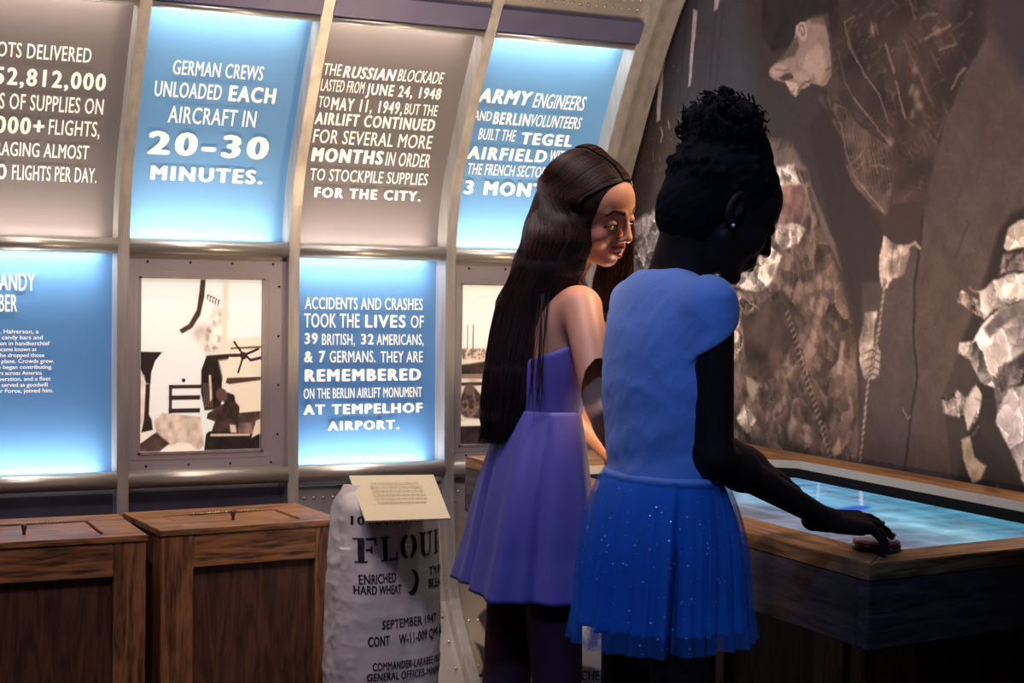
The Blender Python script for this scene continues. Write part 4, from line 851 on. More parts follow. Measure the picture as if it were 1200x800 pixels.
# ---------------------------------------------------------------- flour sacks
M_sack = mat('flour_sack_cloth', (.62, .58, .60), .85, bump=.35, bscale=35, noise=.10, nscale=5)
M_ink = mat('black_stencil_ink', (.012, .011, .014), .7)
def sack(cx, cy, H, wu, wv, az, label, seed, lean=0, slump=0, n=110, m=150, folded=True):
    """az: direction of the print's left-to-right axis, measured from +X"""
    u = Vector((math.cos(az), math.sin(az), 0)); v = Vector((-u.y, u.x, 0))
    th = np.linspace(0, 2*np.pi, n, endpoint=False); t = np.linspace(0, 1, m); TH, T = np.meshgrid(th, t, indexing='ij')
    e = 2.8; cs, sn = np.cos(TH), np.sin(TH)
    R = (np.abs(cs)**e+np.abs(sn)**e)**(-1/e)
    bulge = .93+.10*np.sin(np.pi*np.clip(T, 0, 1)**.8)+.012*np.sin(6*T+seed)
    top = np.clip((T-.93)/.07, 0, 1); bot = np.clip((.05-T)/.05, 0, 1)
    A = wu*R*cs*bulge*(1-.10*top**2)*(1-.12*bot); B = wv*R*sn*bulge*(1-.85*top**1.6)*(1-.12*bot)
    arc = TH/(2*np.pi)*8; dis = .007*(ridge(arc*1.3+seed, T*7, seed, 5)-.45)+.008*(fbm(arc*2, T*5, seed+9, 3)-.5)
    edge = np.exp(-((np.abs(cs)-1)/.25)**2)
    dis = dis+.007*edge*(ridge(arc*3, T*14, seed+3, 3)-.5)
    s = 1+dis/np.maximum(np.hypot(A, B), .05)
    A = A*s; B = B*s; Z = T*H+.012*top*np.sin(TH*3+seed)+.006*np.sin(5*TH)*(T > .8)-slump*T*T*(.5+.5*np.cos(TH))
    A = A+lean*T
    XYZ = np.stack([cx+A*u.x+B*v.x, cy+A*u.y+B*v.y, Z], -1).reshape(-1, 3)
    i = np.arange(n*m).reshape(n, m); i2 = np.roll(i, -1, 0); Q = np.stack([i[:, :-1], i2[:, :-1], i2[:, 1:], i[:, 1:]], -1).reshape(-1, 4)
    c0 = len(XYZ); XYZ = np.vstack([XYZ, [[cx, cy, 0.001], XYZ.reshape(n, m, 3)[:, -1].mean(0)]])
    me = fmesh('flour_sack', XYZ, Q); bm = bmesh.new(); bm.from_mesh(me); bm.verts.ensure_lookup_table()
    for k in range(n):
        k2 = (k+1) % n; bm.faces.new([bm.verts[int(i[k2, 0])], bm.verts[int(i[k, 0])], bm.verts[c0]]); bm.faces.new([bm.verts[int(i[k, -1])], bm.verts[int(i[k2, -1])], bm.verts[c0+1]])
    bmesh.ops.recalc_face_normals(bm, faces=bm.faces); bvh = BVHTree.FromBMesh(bm); bm.to_mesh(me); bm.free()
    o = link('flour_sack', me, M_sack, None, True); tag(o, label, 'sack', 'printed white flour sacks')
    o['base'] = 1; del o['base']
    nrm = -v
    def stick(m_, name='print', sub=2):
        """m_: flat MB in (a, z) -> glued to the front of the sack"""
        me2 = mesh(name, [(a, z, 0) for a, z, _ in m_.v], m_.f); bm = bmesh.new(); bm.from_mesh(me2)
        for _ in range(sub): 
            ed = [e for e in bm.edges if e.calc_length() > .014]
            if ed: bmesh.ops.subdivide_edges(bm, edges=ed, cuts=1); bmesh.ops.triangulate(bm, faces=bm.faces)
        dead = []
        for q in bm.verts:
            p = Vector((cx, cy, 0))+u*q.co.x+Vector((0, 0, q.co.y))+nrm*.6; h = bvh.ray_cast(p, -nrm)
            if h[0] is None: dead.append(q); q.co = (0, 0, 0)
            else: q.co = h[0]+nrm*.0018
        if dead: bmesh.ops.delete(bm, geom=dead, context='VERTS')
        bm.to_mesh(me2); bm.free(); return link(name, me2, M_ink, o)
    return o, stick
def tx(m_, s, st, x0, x1, zb, zt, tilt=0):
    V, T = boldify(*glyphs(s, *ST[st]), 'n', len(s)*.6); m_.add([(x0+(x1-x0)*a, zb+(zt-zb)*b+tilt*a, 0) for a, b in V], T)
def stencil_flour(m_, x0, x1, z0, z1):
    W = x1-x0; H = z1-z0; U_ = W/5.0; g = .12
    def r(i, pts): m_.add([(x0+(i+a*.90)*U_, z0+b*H, 0) for a, b in pts], [tuple(range(len(pts)))])
    def arc(i, cx, cy, rx, ry, tx_, ty_, a0, a1, n=9):
        o = [(cx+rx*math.cos(a), cy+ry*math.sin(a)) for a in np.linspace(a0, a1, n)]; q = [(cx+tx_*math.cos(a), cy+ty_*math.sin(a)) for a in np.linspace(a1, a0, n)]
        for k in range(n-1): r(i, [o[k], o[k+1], q[n-2-k], q[n-1-k]])
    # F
    r(0, [(.12, .05), (.36, .05), (.36, .95), (.12, .95)]); r(0, [(0, 0), (.48, 0), (.48, .07), (0, .07)]); r(0, [(0, .93), (.36, .93), (.36, 1), (0, 1)]); r(0, [(.42, .90), (.9, .90), (.9, 1), (.42, 1)]); r(0, [(.80, .68), (.9, .68), (.9, .92), (.80, .92)]); r(0, [(.42, .46), (.68, .46), (.68, .56), (.42, .56)]); r(0, [(.62, .36), (.70, .36), (.70, .66), (.62, .66)])
    # L
    r(1, [(.12, .05), (.36, .05), (.36, .95), (.12, .95)]); r(1, [(0, 0), (.36, 0), (.36, .07), (0, .07)]); r(1, [(0, .93), (.48, .93), (.48, 1), (0, 1)]); r(1, [(.42, 0), (.92, 0), (.92, .10), (.42, .10)]); r(1, [(.82, .08), (.92, .08), (.92, .34), (.82, .30)])
    # O
    arc(2, .44, .5, .48, .52, .22, .40, math.pi*.56, math.pi*1.44); arc(2, .52, .5, .44, .52, .18, .40, -math.pi*.44, math.pi*.44)
    # U
    r(3, [(.10, .30), (.34, .30), (.34, .95), (.10, .95)]); r(3, [(0, .93), (.44, .93), (.44, 1), (0, 1)]); r(3, [(.56, .93), (.96, .93), (.96, 1), (.56, 1)]); r(3, [(.72, .30), (.80, .30), (.80, .95), (.72, .95)]); arc(3, .44, .30, .34, .32, .10, .22, math.pi, math.pi*1.45); arc(3, .46, .30, .34, .32, .26, .24, math.pi*1.55, math.pi*2)
    # R
    r(4, [(.12, .05), (.36, .05), (.36, .95), (.12, .95)]); r(4, [(0, 0), (.46, 0), (.46, .07), (0, .07)]); r(4, [(0, .93), (.36, .93), (.36, 1), (0, 1)]); arc(4, .46, .74, .38, .26, .14, .18, -math.pi*.48, math.pi*.48); r(4, [(.46, .48), (.62, .48), (.82, .0), (.60, .0)]); r(4, [(.76, 0), (.98, 0), (.98, .08), (.76, .08)])
# the standing sack under the card
SU = math.radians(19)
sk1, stick1 = sack(1.482, 3.93, .722, .166, .095, SU, 'upright flour sack with black stencil print, standing under the tilted card', 5)
def ap(px, py):                                             # print position on the sack's front plane
    u = Vector((math.cos(SU), math.sin(SU), 0)); v = Vector((-u.y, u.x, 0)); c = Vector((1.482, 3.93, 0))-v*.093
    d = Vector(ray(px, py)); o = Vector(CP); t = (c-o).dot(v)/d.dot(v); p = o+d*t; return ((p-Vector((1.482, 3.93, 0))).dot(u), p.z)
fm = MB()
def stx(s, st, p0, p1, p2):                                  # bottom-left, bottom-right, top-left pixels
    a, b, c = ap(*p0), ap(*p1), ap(*p2); fm_ = MB(); tx(fm_, s, st, a[0], b[0], (a[1]), (c[1]), b[1]-a[1]); stick1(fm_, 'stencil_print')
a = ap(425, 656); b = ap(531, 648); c = ap(423, 629); stencil_flour(fm, a[0], b[0]+.004, (a[1]+b[1])/2-.004, c[1]+(b[1]-a[1])/2); stick1(fm, 'stencil_print'); fm = MB()
stx('ENRICHED', 'n', (427, 686), (463, 681), (426, 675)); stx('HARD WHEAT', 'n', (423, 698), (469, 694), (422, 688))
stx('TYPE 1', 'n', (503, 674), (536, 671), (503, 664)); stx('BLEACHED', 'n', (503, 688), (546, 685), (503, 678))
stx('SEPTEMBER 1947', 'n', (447, 737), (513, 728), (446, 727)); stx('CONT', 'n', (433, 758), (455, 755), (432, 747)); stx('W-11-009 QM-42569', 'n', (465, 754), (537, 741), (464, 743))
stx('COMMANDER-LARABEE MILLING CO', 'n', (437, 786), (546, 772), (437, 777)); stx('GENERAL OFFICES-MINNEAPOLIS', 'n', (432, 799), (545, 785), (432, 790))
stx('10 POUNDS NET WT.', 'n', (425, 617), (520, 608), (424, 607))
mc = ap(486, 681); R0 = .0235
o_ = [(mc[0]-.012+R0*1.05*math.cos(t), mc[1]+R0*1.45*math.sin(t)) for t in np.linspace(-1.75, 1.75, 16)]; i_ = [(mc[0]-.022+R0*.95*math.cos(t), mc[1]+.004+R0*1.2*math.sin(t)) for t in np.linspace(1.75, -1.75, 16)]
for k in range(15): fm.add([(*o_[k], 0), (*o_[k+1], 0), (*i_[14-k], 0), (*i_[15-k], 0)], [(0, 1, 2, 3)])
stick1(fm, 'stencil_print')
# the second sack, slumped under the table
SU2 = math.radians(-8); C2 = (1.665, 3.02)
sk2, stick2 = sack(C2[0], C2[1], .50, .155, .12, SU2, 'low slumped flour sack under the table behind the blue dress', 23, slump=.05)
for t_, a_, b_, c_, d_ in (('SEPTEMBER 1947', -.13, .09, .375, .402), ('CONT  W-11-009 QM-42569', -.15, .14, .325, .352), ('ENRICHED', -.14, -.04, .43, .45), ('COMMANDER-LARABEE', -.13, .12, .27, .295)):
    f2 = MB(); tx(f2, t_, 'n', a_, b_, c_, d_); stick2(f2, 'stencil_print')
# cream information card on a post, tilted over the sack
TL, TR, BR, BL = ond(409, 557, 4.20), ond(508, 556, 4.15), ond(528, 607, 3.95), ond(428, 610, 4.00)
M_card = mat('cream_card', (.66, .56, .36), .6, noise=.03); M_cink = mat('brown_card_ink', (.26, .20, .11), .7)
ctr = (TL+TR+BR+BL)/4
cr_ = empty('information_card', (ctr[0], ctr[1]+.13, 0), 'cream tilted card with small print above the flour sack', 'sign')
quad('card', M_card, [TL, BL, BR, TR], cr_, .005)
tm = MB(); TL_, TR_, BL_ = Vector(TL), Vector(TR), Vector(BL); ex = TR_-TL_; ey = BL_-TL_; nn = ey.cross(ex).normalized(); nn = nn if nn.y < 0 else -nn
rr = random.Random(3)
for k in range(6):
    x = .20+(.02 if k in (0, 5) else 0)*1; e_ = .80-(.03 if k in (0, 5) else 0)
    while x < e_:
        wl = rr.uniform(.018, .055); y0 = .24+.085*k
        for a_ in np.arange(x, min(x+wl, e_), .0075):
            h_ = rr.choice([.022, .022, .034]); q = [TL_+ex*(a_+dx)+ey*(y0+dy)+nn*.0064 for dx, dy in ((0, 0), (.0045, 0), (.0045, -h_), (0, -h_))]; tm.add([tuple(p) for p in q], [(0, 1, 2, 3)])
        x += wl+.012
tm.build('small_print', M_cink, cr_)
ct = Vector(ctr); MB().tube([ct-nn*.008+Vector((0, 0, -.004)), ct-nn*.03+Vector((.01, .11, -.01)), Vector((ct.x+.02, ct.y+.27, ct.z-.06)), Vector((ct.x+.02, ct.y+.27, 0))], .006, 8).build('post', M_screw, cr_, True)
# ---------------------------------------------------------------- people
def frame(o, fwd, up=(0, 0, 1), s=1.0):
    """matrix with local x = right, y = forward, z = up"""
    f = Vector(fwd).normalized(); r = f.cross(Vector(up)).normalized(); u = r.cross(f)
    return Matrix(((r.x*s, f.x*s, u.x*s, o[0]), (r.y*s, f.y*s, u.y*s, o[1]), (r.z*s, f.z*s, u.z*s, o[2]), (0, 0, 0, 1)))
def head_sdf(F, M, s, smile=False, short=0):
    R = lambda *a: tuple(x*s for x in a)
    # M carries rotation and position only; sizes are scaled by s
    e = lambda c, r, k=.012, op='u', rot=None: F.ell(R(*c), R(*r), k*s, op, M, rot)
    c = lambda a, b, ra, rb=None, k=.010, op='u': F.cap(R(*a), R(*b), ra*s, (ra if rb is None else rb)*s, k*s, op, M)
    e((0, -.014, .034-short*.4), (.073, .093, .079-short*.6)); e((0, .030, -.025), (.057, .058, .078), .02); e((0, .045, .035), (.056, .046, .052), .02)
    for q in (-1, 1):
        c((q*.050, .004, -.052+short*.5), (q*.014, .064, -.092+short), .018, .014, .016); e((q*.034, .062, -.028), (.021, .020, .022), .014)
        c((q*.010, .089, .024), (q*.040, .072, .024), .006, .006, .010)
    e((0, .068, -.094+short), (.018, .017, .014), .012)
    for q in (-1, 1): e((q*.030, .098, .006), (.015, .014, .010), .010, 's')
    for q in (-1, 1): F.ell(R(q*.030, .0775, .004), R(.0128, .0128, .0122), .003*s, 'u', M)
    for q in (-1, 1): e((q*.030, .0925, -.0015), (.0105, .0075, .0026), .001, 's')
    c((0, .088, .016), (0, .104, -.020), .0065, .009, .008); e((0, .106, -.026), (.0095, .009, .0085), .005)
    for q in (-1, 1): e((q*.0115, .098, -.029), (.0075, .0085, .007), .004); e((q*.0055, .104, -.0345), (.0034, .005, .0028), .002, 's')
    e((0, .082, -.055), (.026, .014, .020), .012)
    if smile:
        for q in (-1, 1):
            c((0, .0955, -.0505), (q*.024, .081, -.0475), .0048, .0028, .003); c((0, .094, -.0665), (q*.023, .081, -.0500), .0056, .0028, .003)
        e((0, .096, -.0575), (.0185, .014, .0052), .002, 's')
    else:
        for q in (-1, 1): c((0, .0955, -.0525), (q*.020, .083, -.0535), .0052, .003, .003); c((0, .0945, -.0625), (q*.018, .083, -.0565), .0062, .0035, .003)
    for q in (-1, 1):                                         # ears
        e((q*.074, -.008, -.006), (.007, .018, .030), .004, 'u', Matrix.Rotation(q*.35, 4, 'Z')); e((q*.080, -.004, -.002), (.006, .010, .017), .003, 's')
        c((q*.078, .002, -.004), (q*.077, .002, -.012), .004, .004, .003); e((q*.074, -.001, -.030), (.006, .007, .008), .004)
def hand_sdf(F, W, d, up, thumb, s=.92, mcp=(20,)*4, pip=(30,)*4, dip=(15,)*4, spread=4, tcurl=0):
    """W wrist, d towards the knuckles, up back of the hand, thumb = +1/-1 side along up x d"""
    X = Vector(d).normalized(); Zv = Vector(up); Zv = (Zv-X*Zv.dot(X)).normalized(); Y = Zv.cross(X)*thumb; W = Vector(W)
    P = lambda x, y, z: W+(X*x+Y*y+Zv*z)*s
    nails = []
    F.cap(P(-.03, 0, 0), P(.012, 0, 0), .0225*s, .020*s, .012)
    for y in (.026, .009, -.008, -.024): F.cap(P(.004, y*.55, 0), P(.078-.08*abs(y-.006), y, .002), .0135*s, .0105*s, .006)
    F.cap(P(.02, -.012, -.004), P(.06, -.018, -.004), .014*s, .012*s, .008); F.cap(P(.015, .014, -.006), P(.04, .024, -.006), .015*s, .011*s, .008)
    for i, (y, L_, r) in enumerate(((.027, (.036, .022, .017), .0082), (.009, (.041, .026, .018), .0084), (-.009, (.037, .024, .018), .0080), (-.026, (.030, .019, .016), .0070))):
        a = math.radians(spread)*(y/.018); p = P(.076-.08*abs(y-.006), y, .002); dirn = (X*math.cos(a)+Y*math.sin(a)).normalized(); ang = 0
        for j, (L0, bend) in enumerate(zip(L_, (mcp[i], pip[i], dip[i]))):
            ang += math.radians(bend); q = p+(dirn*math.cos(ang)-Zv*math.sin(ang))*L0*s; F.cap(p, q, r*s*(1-.08*j), r*s*(1-.08*(j+1)), .0025); p = q
        nails.append((p, (dirn*math.cos(ang)-Zv*math.sin(ang)), (Zv*math.cos(ang)+dirn*math.sin(ang)), r*s*.76))
    t = [P(.014, .020, -.006), P(.046, .044, -.014), P(.070, .052+tcurl*.2, -.022), P(.088, .050, -.028)]
    for j in range(3): F.cap(t[j], t[j+1], (.0125, .0102, .0088)[j]*s, (.0102, .0088, .0074)[j]*s, .004)
    dd = (t[3]-t[2]).normalized(); nails.append((t[3], dd, (Zv-dd*Zv.dot(dd)).normalized(), .0072*s))
    return nails
def torso_sdf(F, B, g=0, arms=True):
    """B: dict of joints; g = inflation for clothes"""
    e = lambda c, r, k=.04: F.ell(c, tuple(x+g for x in r), k)
    e(B['pelvis'], B['pelvis_r']); e(B['waist'], B['waist_r'], .05); e(B['chest'], B['chest_r'], .06)
    sR, sL = Vector(B['shR']), Vector(B['shL']); m = (sR+sL)/2
    F.cap(sR*.82+m*.18, sL*.82+m*.18, .040+g, .040+g, .04); e(m+Vector((-.015, 0, -.035)), (.060, .115, .065), .04)
def limb(F, a, b, c, r, g=0, k=.02):
    F.cap(a, b, r[0]+g, r[1]+g, k); F.cap(b, c, r[1]+g, r[2]+g, k*.6)
def legs_sdf(F, B, g=0):
    for y, x, kx in B['legs']:
        hip = Vector((B['pelvis'][0]-.005, B['pelvis'][1]+y*.8, .84)); kn = Vector((x+kx, B['pelvis'][1]+y, .455)); an = Vector((x-.035, B['pelvis'][1]+y, .085))
        F.cap(hip, kn, .062+g, .046+g, .03); F.cap(kn, an, .042+g, .027+g, .02); F.ell(kn+(an-kn)*.28+Vector((-.018, 0, 0)), (.040+g, .040+g, .10), .02)
        F.ell(kn+Vector((.012, 0, 0)), (.038+g, .040+g, .045), .015)
        F.cap(an+Vector((-.02, 0, -.045)), an+Vector((.12, 0, -.055)), .030+g, .024+g, .02)
def surface(F, relax=2, keep=None):
    P, Q = F.nets(); P = F.relax(P, Q, relax); return P, Q
def facing(me):
    bm = bmesh.new(); bm.from_mesh(me); bmesh.ops.recalc_face_normals(bm, faces=bm.faces); bm.to_mesh(me); bm.free()
def sdf_obj(name, F, mat_, parent, relax=2, color=None):
    P, Q = surface(F, relax); me = fmesh(name, P, Q); facing(me)
    if color is not None: setcol(me, color(P))
    return link(name, me, mat_, parent, True)
def skirt(name, mat_, parent, c0, r0, z0, c1, r1, z1, folds, n=220, m=46, seed=1, p=1.0, thick=.0025, hemwave=.0, zc=None):
    th = np.linspace(0, 2*np.pi, n, endpoint=False); t = np.linspace(0, 1, m); TH, T = np.meshgrid(th, t, indexing='ij')
    tt = T**p; A = r0[0]+(r1[0]-r0[0])*tt; Bq = r0[1]+(r1[1]-r0[1])*tt
    if zc: A = A+zc*np.sin(np.pi*np.clip(T*1.3, 0, 1)); Bq = Bq+zc*np.sin(np.pi*np.clip(T*1.3, 0, 1))
    f = folds(TH, T); X = c0[0]+(c1[0]-c0[0])*tt+(A+f)*np.cos(TH); Y = c0[1]+(c1[1]-c0[1])*tt+(Bq+f)*np.sin(TH); Z = z0+(z1-z0)*T+hemwave*np.sin(TH*2+seed)*T
    V = np.stack([X, Y, Z], -1).reshape(-1, 3); i = np.arange(n*m).reshape(n, m); i2 = np.roll(i, -1, 0)
    Q = np.stack([i[:, :-1], i[:, 1:], i2[:, 1:], i2[:, :-1]], -1).reshape(-1, 4); me = fmesh(name, V, Q); facing(me); o = link(name, me, mat_, parent, True)
    if thick: md = o.modifiers.new('cloth', 'SOLIDIFY'); md.thickness = thick; md.offset = -1
    return o
def strands(name, curves, r, mat_, parent, sides=3, tint=None, sub=4):
    """thin tapered tubes through smoothed control points, one mesh"""
    V = []; Q = []; K = []; nv = 0
    for c_ in curves:
        c_ = np.array(c_, float); n = len(c_); N = sub*(n-1)+1; u = np.linspace(0, n-1, N); i = np.clip(u.astype(int), 0, n-2); f = (u-i)[:, None]
        p0 = c_[np.maximum(i-1, 0)]; p1 = c_[i]; p2 = c_[i+1]; p3 = c_[np.minimum(i+2, n-1)]
        P = .5*((2*p1)+(-p0+p2)*f+(2*p0-5*p1+4*p2-p3)*f*f+(-p0+3*p1-3*p2+p3)*f**3)
        d = np.gradient(P, axis=0); d /= np.linalg.norm(d, axis=1)[:, None]+1e-9; a = np.cross(d, [.3, .9, .1]); a /= np.linalg.norm(a, axis=1)[:, None]+1e-9; b = np.cross(d, a)
        w_ = r*(np.minimum(1, 1.9*(1-np.linspace(0, 1, N)))**.6*.85+.15)
        base = nv; nv += N*sides; K.append(N*sides); ring = [P+w_[:, None]*(math.cos(q)*a+math.sin(q)*b) for q in [2*math.pi*k/sides for k in range(sides)]]
        V.append(np.stack(ring, 1).reshape(-1, 3)); j = np.arange(N-1)[:, None]*sides+base; k = np.arange(sides)[None, :]; k2 = (k+1) % sides
        Q.append(np.stack([j+k, j+k2, j+sides+k2, j+sides+k], -1).reshape(-1, 4))
    me = fmesh(name, np.concatenate(V), np.concatenate(Q))
    if tint is not None:
        rt = np.random.default_rng(3).random(len(K))**3; c = np.array(tint[0])/255*(1-rt[:, None])+np.array(tint[1])/255*rt[:, None]; setcol(me, np.repeat(c, K, 0))
    return link(name, me, mat_, parent, True)
def eyeballs(par, M, s, iris):
    for q in (-1, 1):
        m = MB(); n = 14; c = Vector((q*.030*s, .0775*s, .004*s)); vs = []
        for i in range(9):
            a = math.pi*i/8
            vs += [tuple(c+Vector((math.sin(a)*math.cos(2*math.pi*k/n), math.cos(a)*1, math.sin(a)*math.sin(2*math.pi*k/n)))*.0117*s) for k in range(n)]
        m.add([tuple(M @ Vector(v)) for v in vs], [(i*n+k, i*n+(k+1) % n, (i+1)*n+(k+1) % n, (i+1)*n+k) for i in range(8) for k in range(n)]); o = m.build('eye', M_eye, par, True)
        ii = MB(); d = (M.to_3x3() @ Vector((0, .92, -.36))).normalized(); ii.dome(M @ (c+Vector((0, .92, -.36)).normalized()*.0098*s), d, .0048*s, 12); ii.build('iris', iris, o, True)
M_eye = mat('eye_white', (.72, .68, .64), .2); M_iris = mat('dark_iris', (.03, .015, .01), .15); M_teeth = mat('tooth_enamel', (.80, .76, .68), .3); M_nail = mat('fingernail', (.30, .14, .12), .25)
M_skin1 = mat('light_brown_skin', (.5, .3, .2), .48, attr=True, sss=.12, noise=.05, nscale=30, bump=.04, bscale=220)
M_skin2 = mat('deep_brown_skin', (.05, .02, .015), .6, spec=.25, attr=True, noise=.08, nscale=30, bump=.04, bscale=220)
M_hair1 = mat('long_dark_brown_hair', (.026, .012, .009), .6, spec=.3, noise=.35, nscale=60); M_lock = mat('brown_hair_locks', (.05, .02, .015), .5, spec=.35, attr=True); M_hair2 = mat('black_curly_hair', (.006, .005, .006), .9, spec=.15)
M_dress1 = mat('lavender_dress_crepe', (.15, .115, .40), .78, bump=.12, bscale=320, sheen=.1); M_strap = mat('pale_halter_strap', (.72, .68, .66), .6)
M_top2 = mat('pale_blue_jersey', (.32, .46, .86), .85, bump=.15, bscale=260, sheen=.3); M_skirt2 = mat('bright_blue_lining', (.03, .24, .78), .8, bump=.1, bscale=200)
M_stud = mat('earring_crystal', (.9, .9, 1), .25, .3)
M_tights = mat('dark_plum_tights', (.085, .035, .055), .8, noise=.1); M_shoe = mat('dark_shoe_leather', (.04, .03, .035), .5)
M_tulle = mat('sheer_blue_tulle', (.06, .26, .74), .7, noise=.12, nscale=40); M_tulle.node_tree.nodes['Principled BSDF'].inputs['Alpha'].default_value = .38
def shoes(B, par):
    for y, x, kx in B['legs']:
        F = Field(steps((x-.14, x+.17, .006)), steps((B['pelvis'][1]+y-.06, B['pelvis'][1]+y+.06, .006)), steps((-.01, .12, .006)))
        a = Vector((x-.035, B['pelvis'][1]+y, .03)); F.cap(a+Vector((-.025, 0, 0)), a+Vector((.13, 0, -.006)), .036, .030, .02); F.cap(a, a+Vector((0, 0, .045)), .036, .036, .02)
        F.ell(a+Vector((.05, 0, .06)), (.03, .022, .035), .005, 's')
        F.half((0, 0, -1), 0); sdf_obj('shoe', F, M_shoe, par)

# ---- the girl with long hair in the lavender dress
def girl_one():
    O = Vector((1.352, 2.72, 0)); fa = Vector((.46, -.86, -.36)).normalized(); s = .915
    hp = ond(692, 246, 3.0); MH = frame(hp, fa, (-.16, -.10, 1))
    B = dict(pelvis=(1.345, 2.72, .88), pelvis_r=(.072, .102, .09), waist=(1.352, 2.72, 1.02), waist_r=(.058, .088, .11), chest=(1.362, 2.72, 1.145), chest_r=(.074, .112, .105),
             shR=(1.368, 2.598, 1.228), shL=(1.385, 2.865, 1.232), legs=((-.075, 1.345, .012), (.075, 1.315, .0)))
    root = empty('person', O, 'girl in a lavender halter dress with very long dark hair, smiling down', 'person')
    elR = Vector(ond(706, 487, 2.80)); wrR = Vector(ond(738, 546, 2.95)); elL = Vector((1.50, 2.93, 1.02)); wrL = Vector((1.70, 3.02, .875))
    F = Field(steps((1.12, 1.36, .006), (1.36, 1.56, .0022), (1.56, 1.90, .0045)), steps((2.49, 2.54, .005), (2.54, 2.74, .0022), (2.74, 3.09, .005)), steps((-.01, .80, .009), (.80, .90, .0035), (.90, 1.26, .006), (1.26, 1.54, .0022)))
    torso_sdf(F, B); legs_sdf(F, B); limb(F, B['shR'], elR, wrR, (.037, .030, .020)); limb(F, B['shL'], elL, wrL, (.037, .030, .020))
    nb = Vector((1.372, 2.73, 1.245)); F.cap(nb, MH @ Vector((0, -.028*s, -.065*s)), .046, .041, .03); F.cap(nb, MH @ Vector((0, -.010*s, -.03*s)), .036, .038, .02)
    head_sdf(F, MH, s, True, .009)
    n1 = hand_sdf(F, wrR, (.96, .20, -.22), (0, 0, 1), 1, .88); n2 = hand_sdf(F, wrL, (.97, .0, -.22), (0, 0, 1), -1, .88)
    I = np.array(MH.inverted())
    def color(P):
        c = np.tile(np.array((210, 146, 112))/255, (len(P), 1)); q = (P @ I[:3, :3].T+I[:3, 3])/s; x, y, z = q.T; ax_ = np.abs(x)
        def mixc(w, col): nonlocal c; w = np.clip(w, 0, 1)[:, None]; c = c*(1-w)+np.array(col)/255*w
        fr = (y > .05) & (z > -.11) & (z < .1)
        mixc(fr*np.exp(-(((ax_-.036)/.02)**2+((z+.025)/.02)**2))*.35, (205, 110, 95))
        lz = np.minimum(np.abs(z-(-.0500+.10*ax_)), np.abs(z-(-.0662+.42*ax_*(ax_/.024)*.9))); mixc(fr*(y > .076)*(ax_ < .026)*(z < -.043)*(z > -.076)*(1-np.clip((lz-.0035)/.002, 0, 1)), (172, 82, 74))
        bz = .0265+.0045*np.clip((ax_-.012)/.022, 0, 1)-.010*np.clip((ax_-.034)/.014, 0, 1)**2; mixc(fr*(ax_ > .011)*(ax_ < .049)*(1-np.clip((np.abs(z-bz)-.0034*(1.25-ax_/.06))/.0016, 0, 1))*.92, (30, 18, 15))
        ez = .0015-.006*((ax_-.030)/.012)**2; mixc(fr*(np.abs(ax_-.030) < .0145)*(1-np.clip((np.abs(z-ez-.0010)-.0014)/.0012, 0, 1))*.95, (22, 12, 12))
        leg = (P[:, 2] < .86); c[leg] = np.array((92, 50, 60))/255
        return c
    body = sdf_obj('body', F, M_skin1, root, 1, color)
    eyeballs(root, MH, s, M_iris)
    tm = MB()                                                  # row of upper teeth
    for k in range(-4, 5):
        a = k*.0042; c = MH @ (Vector((a, .0925-abs(a)**2*16, -.0552))*s); tm.add([], []); w_ = .0019*s
        R3 = MH.to_3x3(); p = [tuple(c+R3 @ Vector((dx*w_, dy*.002, dz*.0032*s))) for dx in (-1, 1) for dy in (-1, 1) for dz in (-1, 1)]
        tm.add(p, [(0, 1, 3, 2), (4, 6, 7, 5), (0, 4, 5, 1), (2, 3, 7, 6), (0, 2, 6, 4), (1, 5, 7, 3)])
    tag(tm.build('teeth', M_teeth, root), kind='stuff')
    # bodice
    G = Field(steps((1.22, 1.48, .005)), steps((2.55, 2.90, .005)), steps((.94, 1.30, .005)))
    torso_sdf(G, B, .006); G.half((-.50, 0, 1), -.50*1.362+1.165); G.half((0, 0, -1), -.965)
    sdf_obj('dress_bodice', G, M_dress1, root, 2)
    def fold1(TH, T):
        f = 0
        for a, w_, h in ((0.1, .16, .030), (-.55, .13, -.026), (-1.25, .20, .010), (-2.05, .13, -.014), (-2.55, .16, .022), (2.9, .15, -.020), (2.2, .2, .025), (1.4, .2, -.02), (.75, .2, .02)):
            d = (TH-a+np.pi) % (2*np.pi)-np.pi; f = f+1.35*h*np.exp(-(d/w_)**2)
        return f*T**.8
    skirt('dress_skirt', M_dress1, root, (1.350, 2.72), (.066, .098), 1.030, (1.332, 2.73), (.131, .166), .680, fold1, 300, 50, 2, .95, .003, .004, .006)
    st = MB(); a = Vector((1.43, 2.66, 1.185)); st.tube([a, Vector((1.432, 2.668, 1.235)), MH @ Vector((.040, .0, -.085)), MH @ Vector((.030, -.052, -.080)), MH @ Vector((-.030, -.052, -.080)), MH @ Vector((-.040, .01, -.085)), Vector((1.435, 2.79, 1.24)), Vector((1.43, 2.79, 1.185))], .0048, 8)
    st.build('halter_strap', M_strap, root, True)
    shoes(B, root)
    # long hair: a combed mass plus individual locks
    rows = [(188, 678, 706), (215, 656, 700), (242, 643, 692), (268, 631, 687), (310, 612, 676), (355, 591, 656), (430, 577, 640), (490, 567, 632), (519, 562, 612)]
    HF = Field(steps((1.13, 1.53, .0045)), steps((2.55, 2.88, .0045)), steps((.93, 1.545, .0045)))
    L = lambda c, r, k=.01, op='u': HF.ell(tuple(x*s for x in c), tuple(x*s for x in r), k, op, MH)
    L((0, -.016, .034), (.083, .103, .083)); L((0, -.045, -.01), (.080, .074, .085), .02)
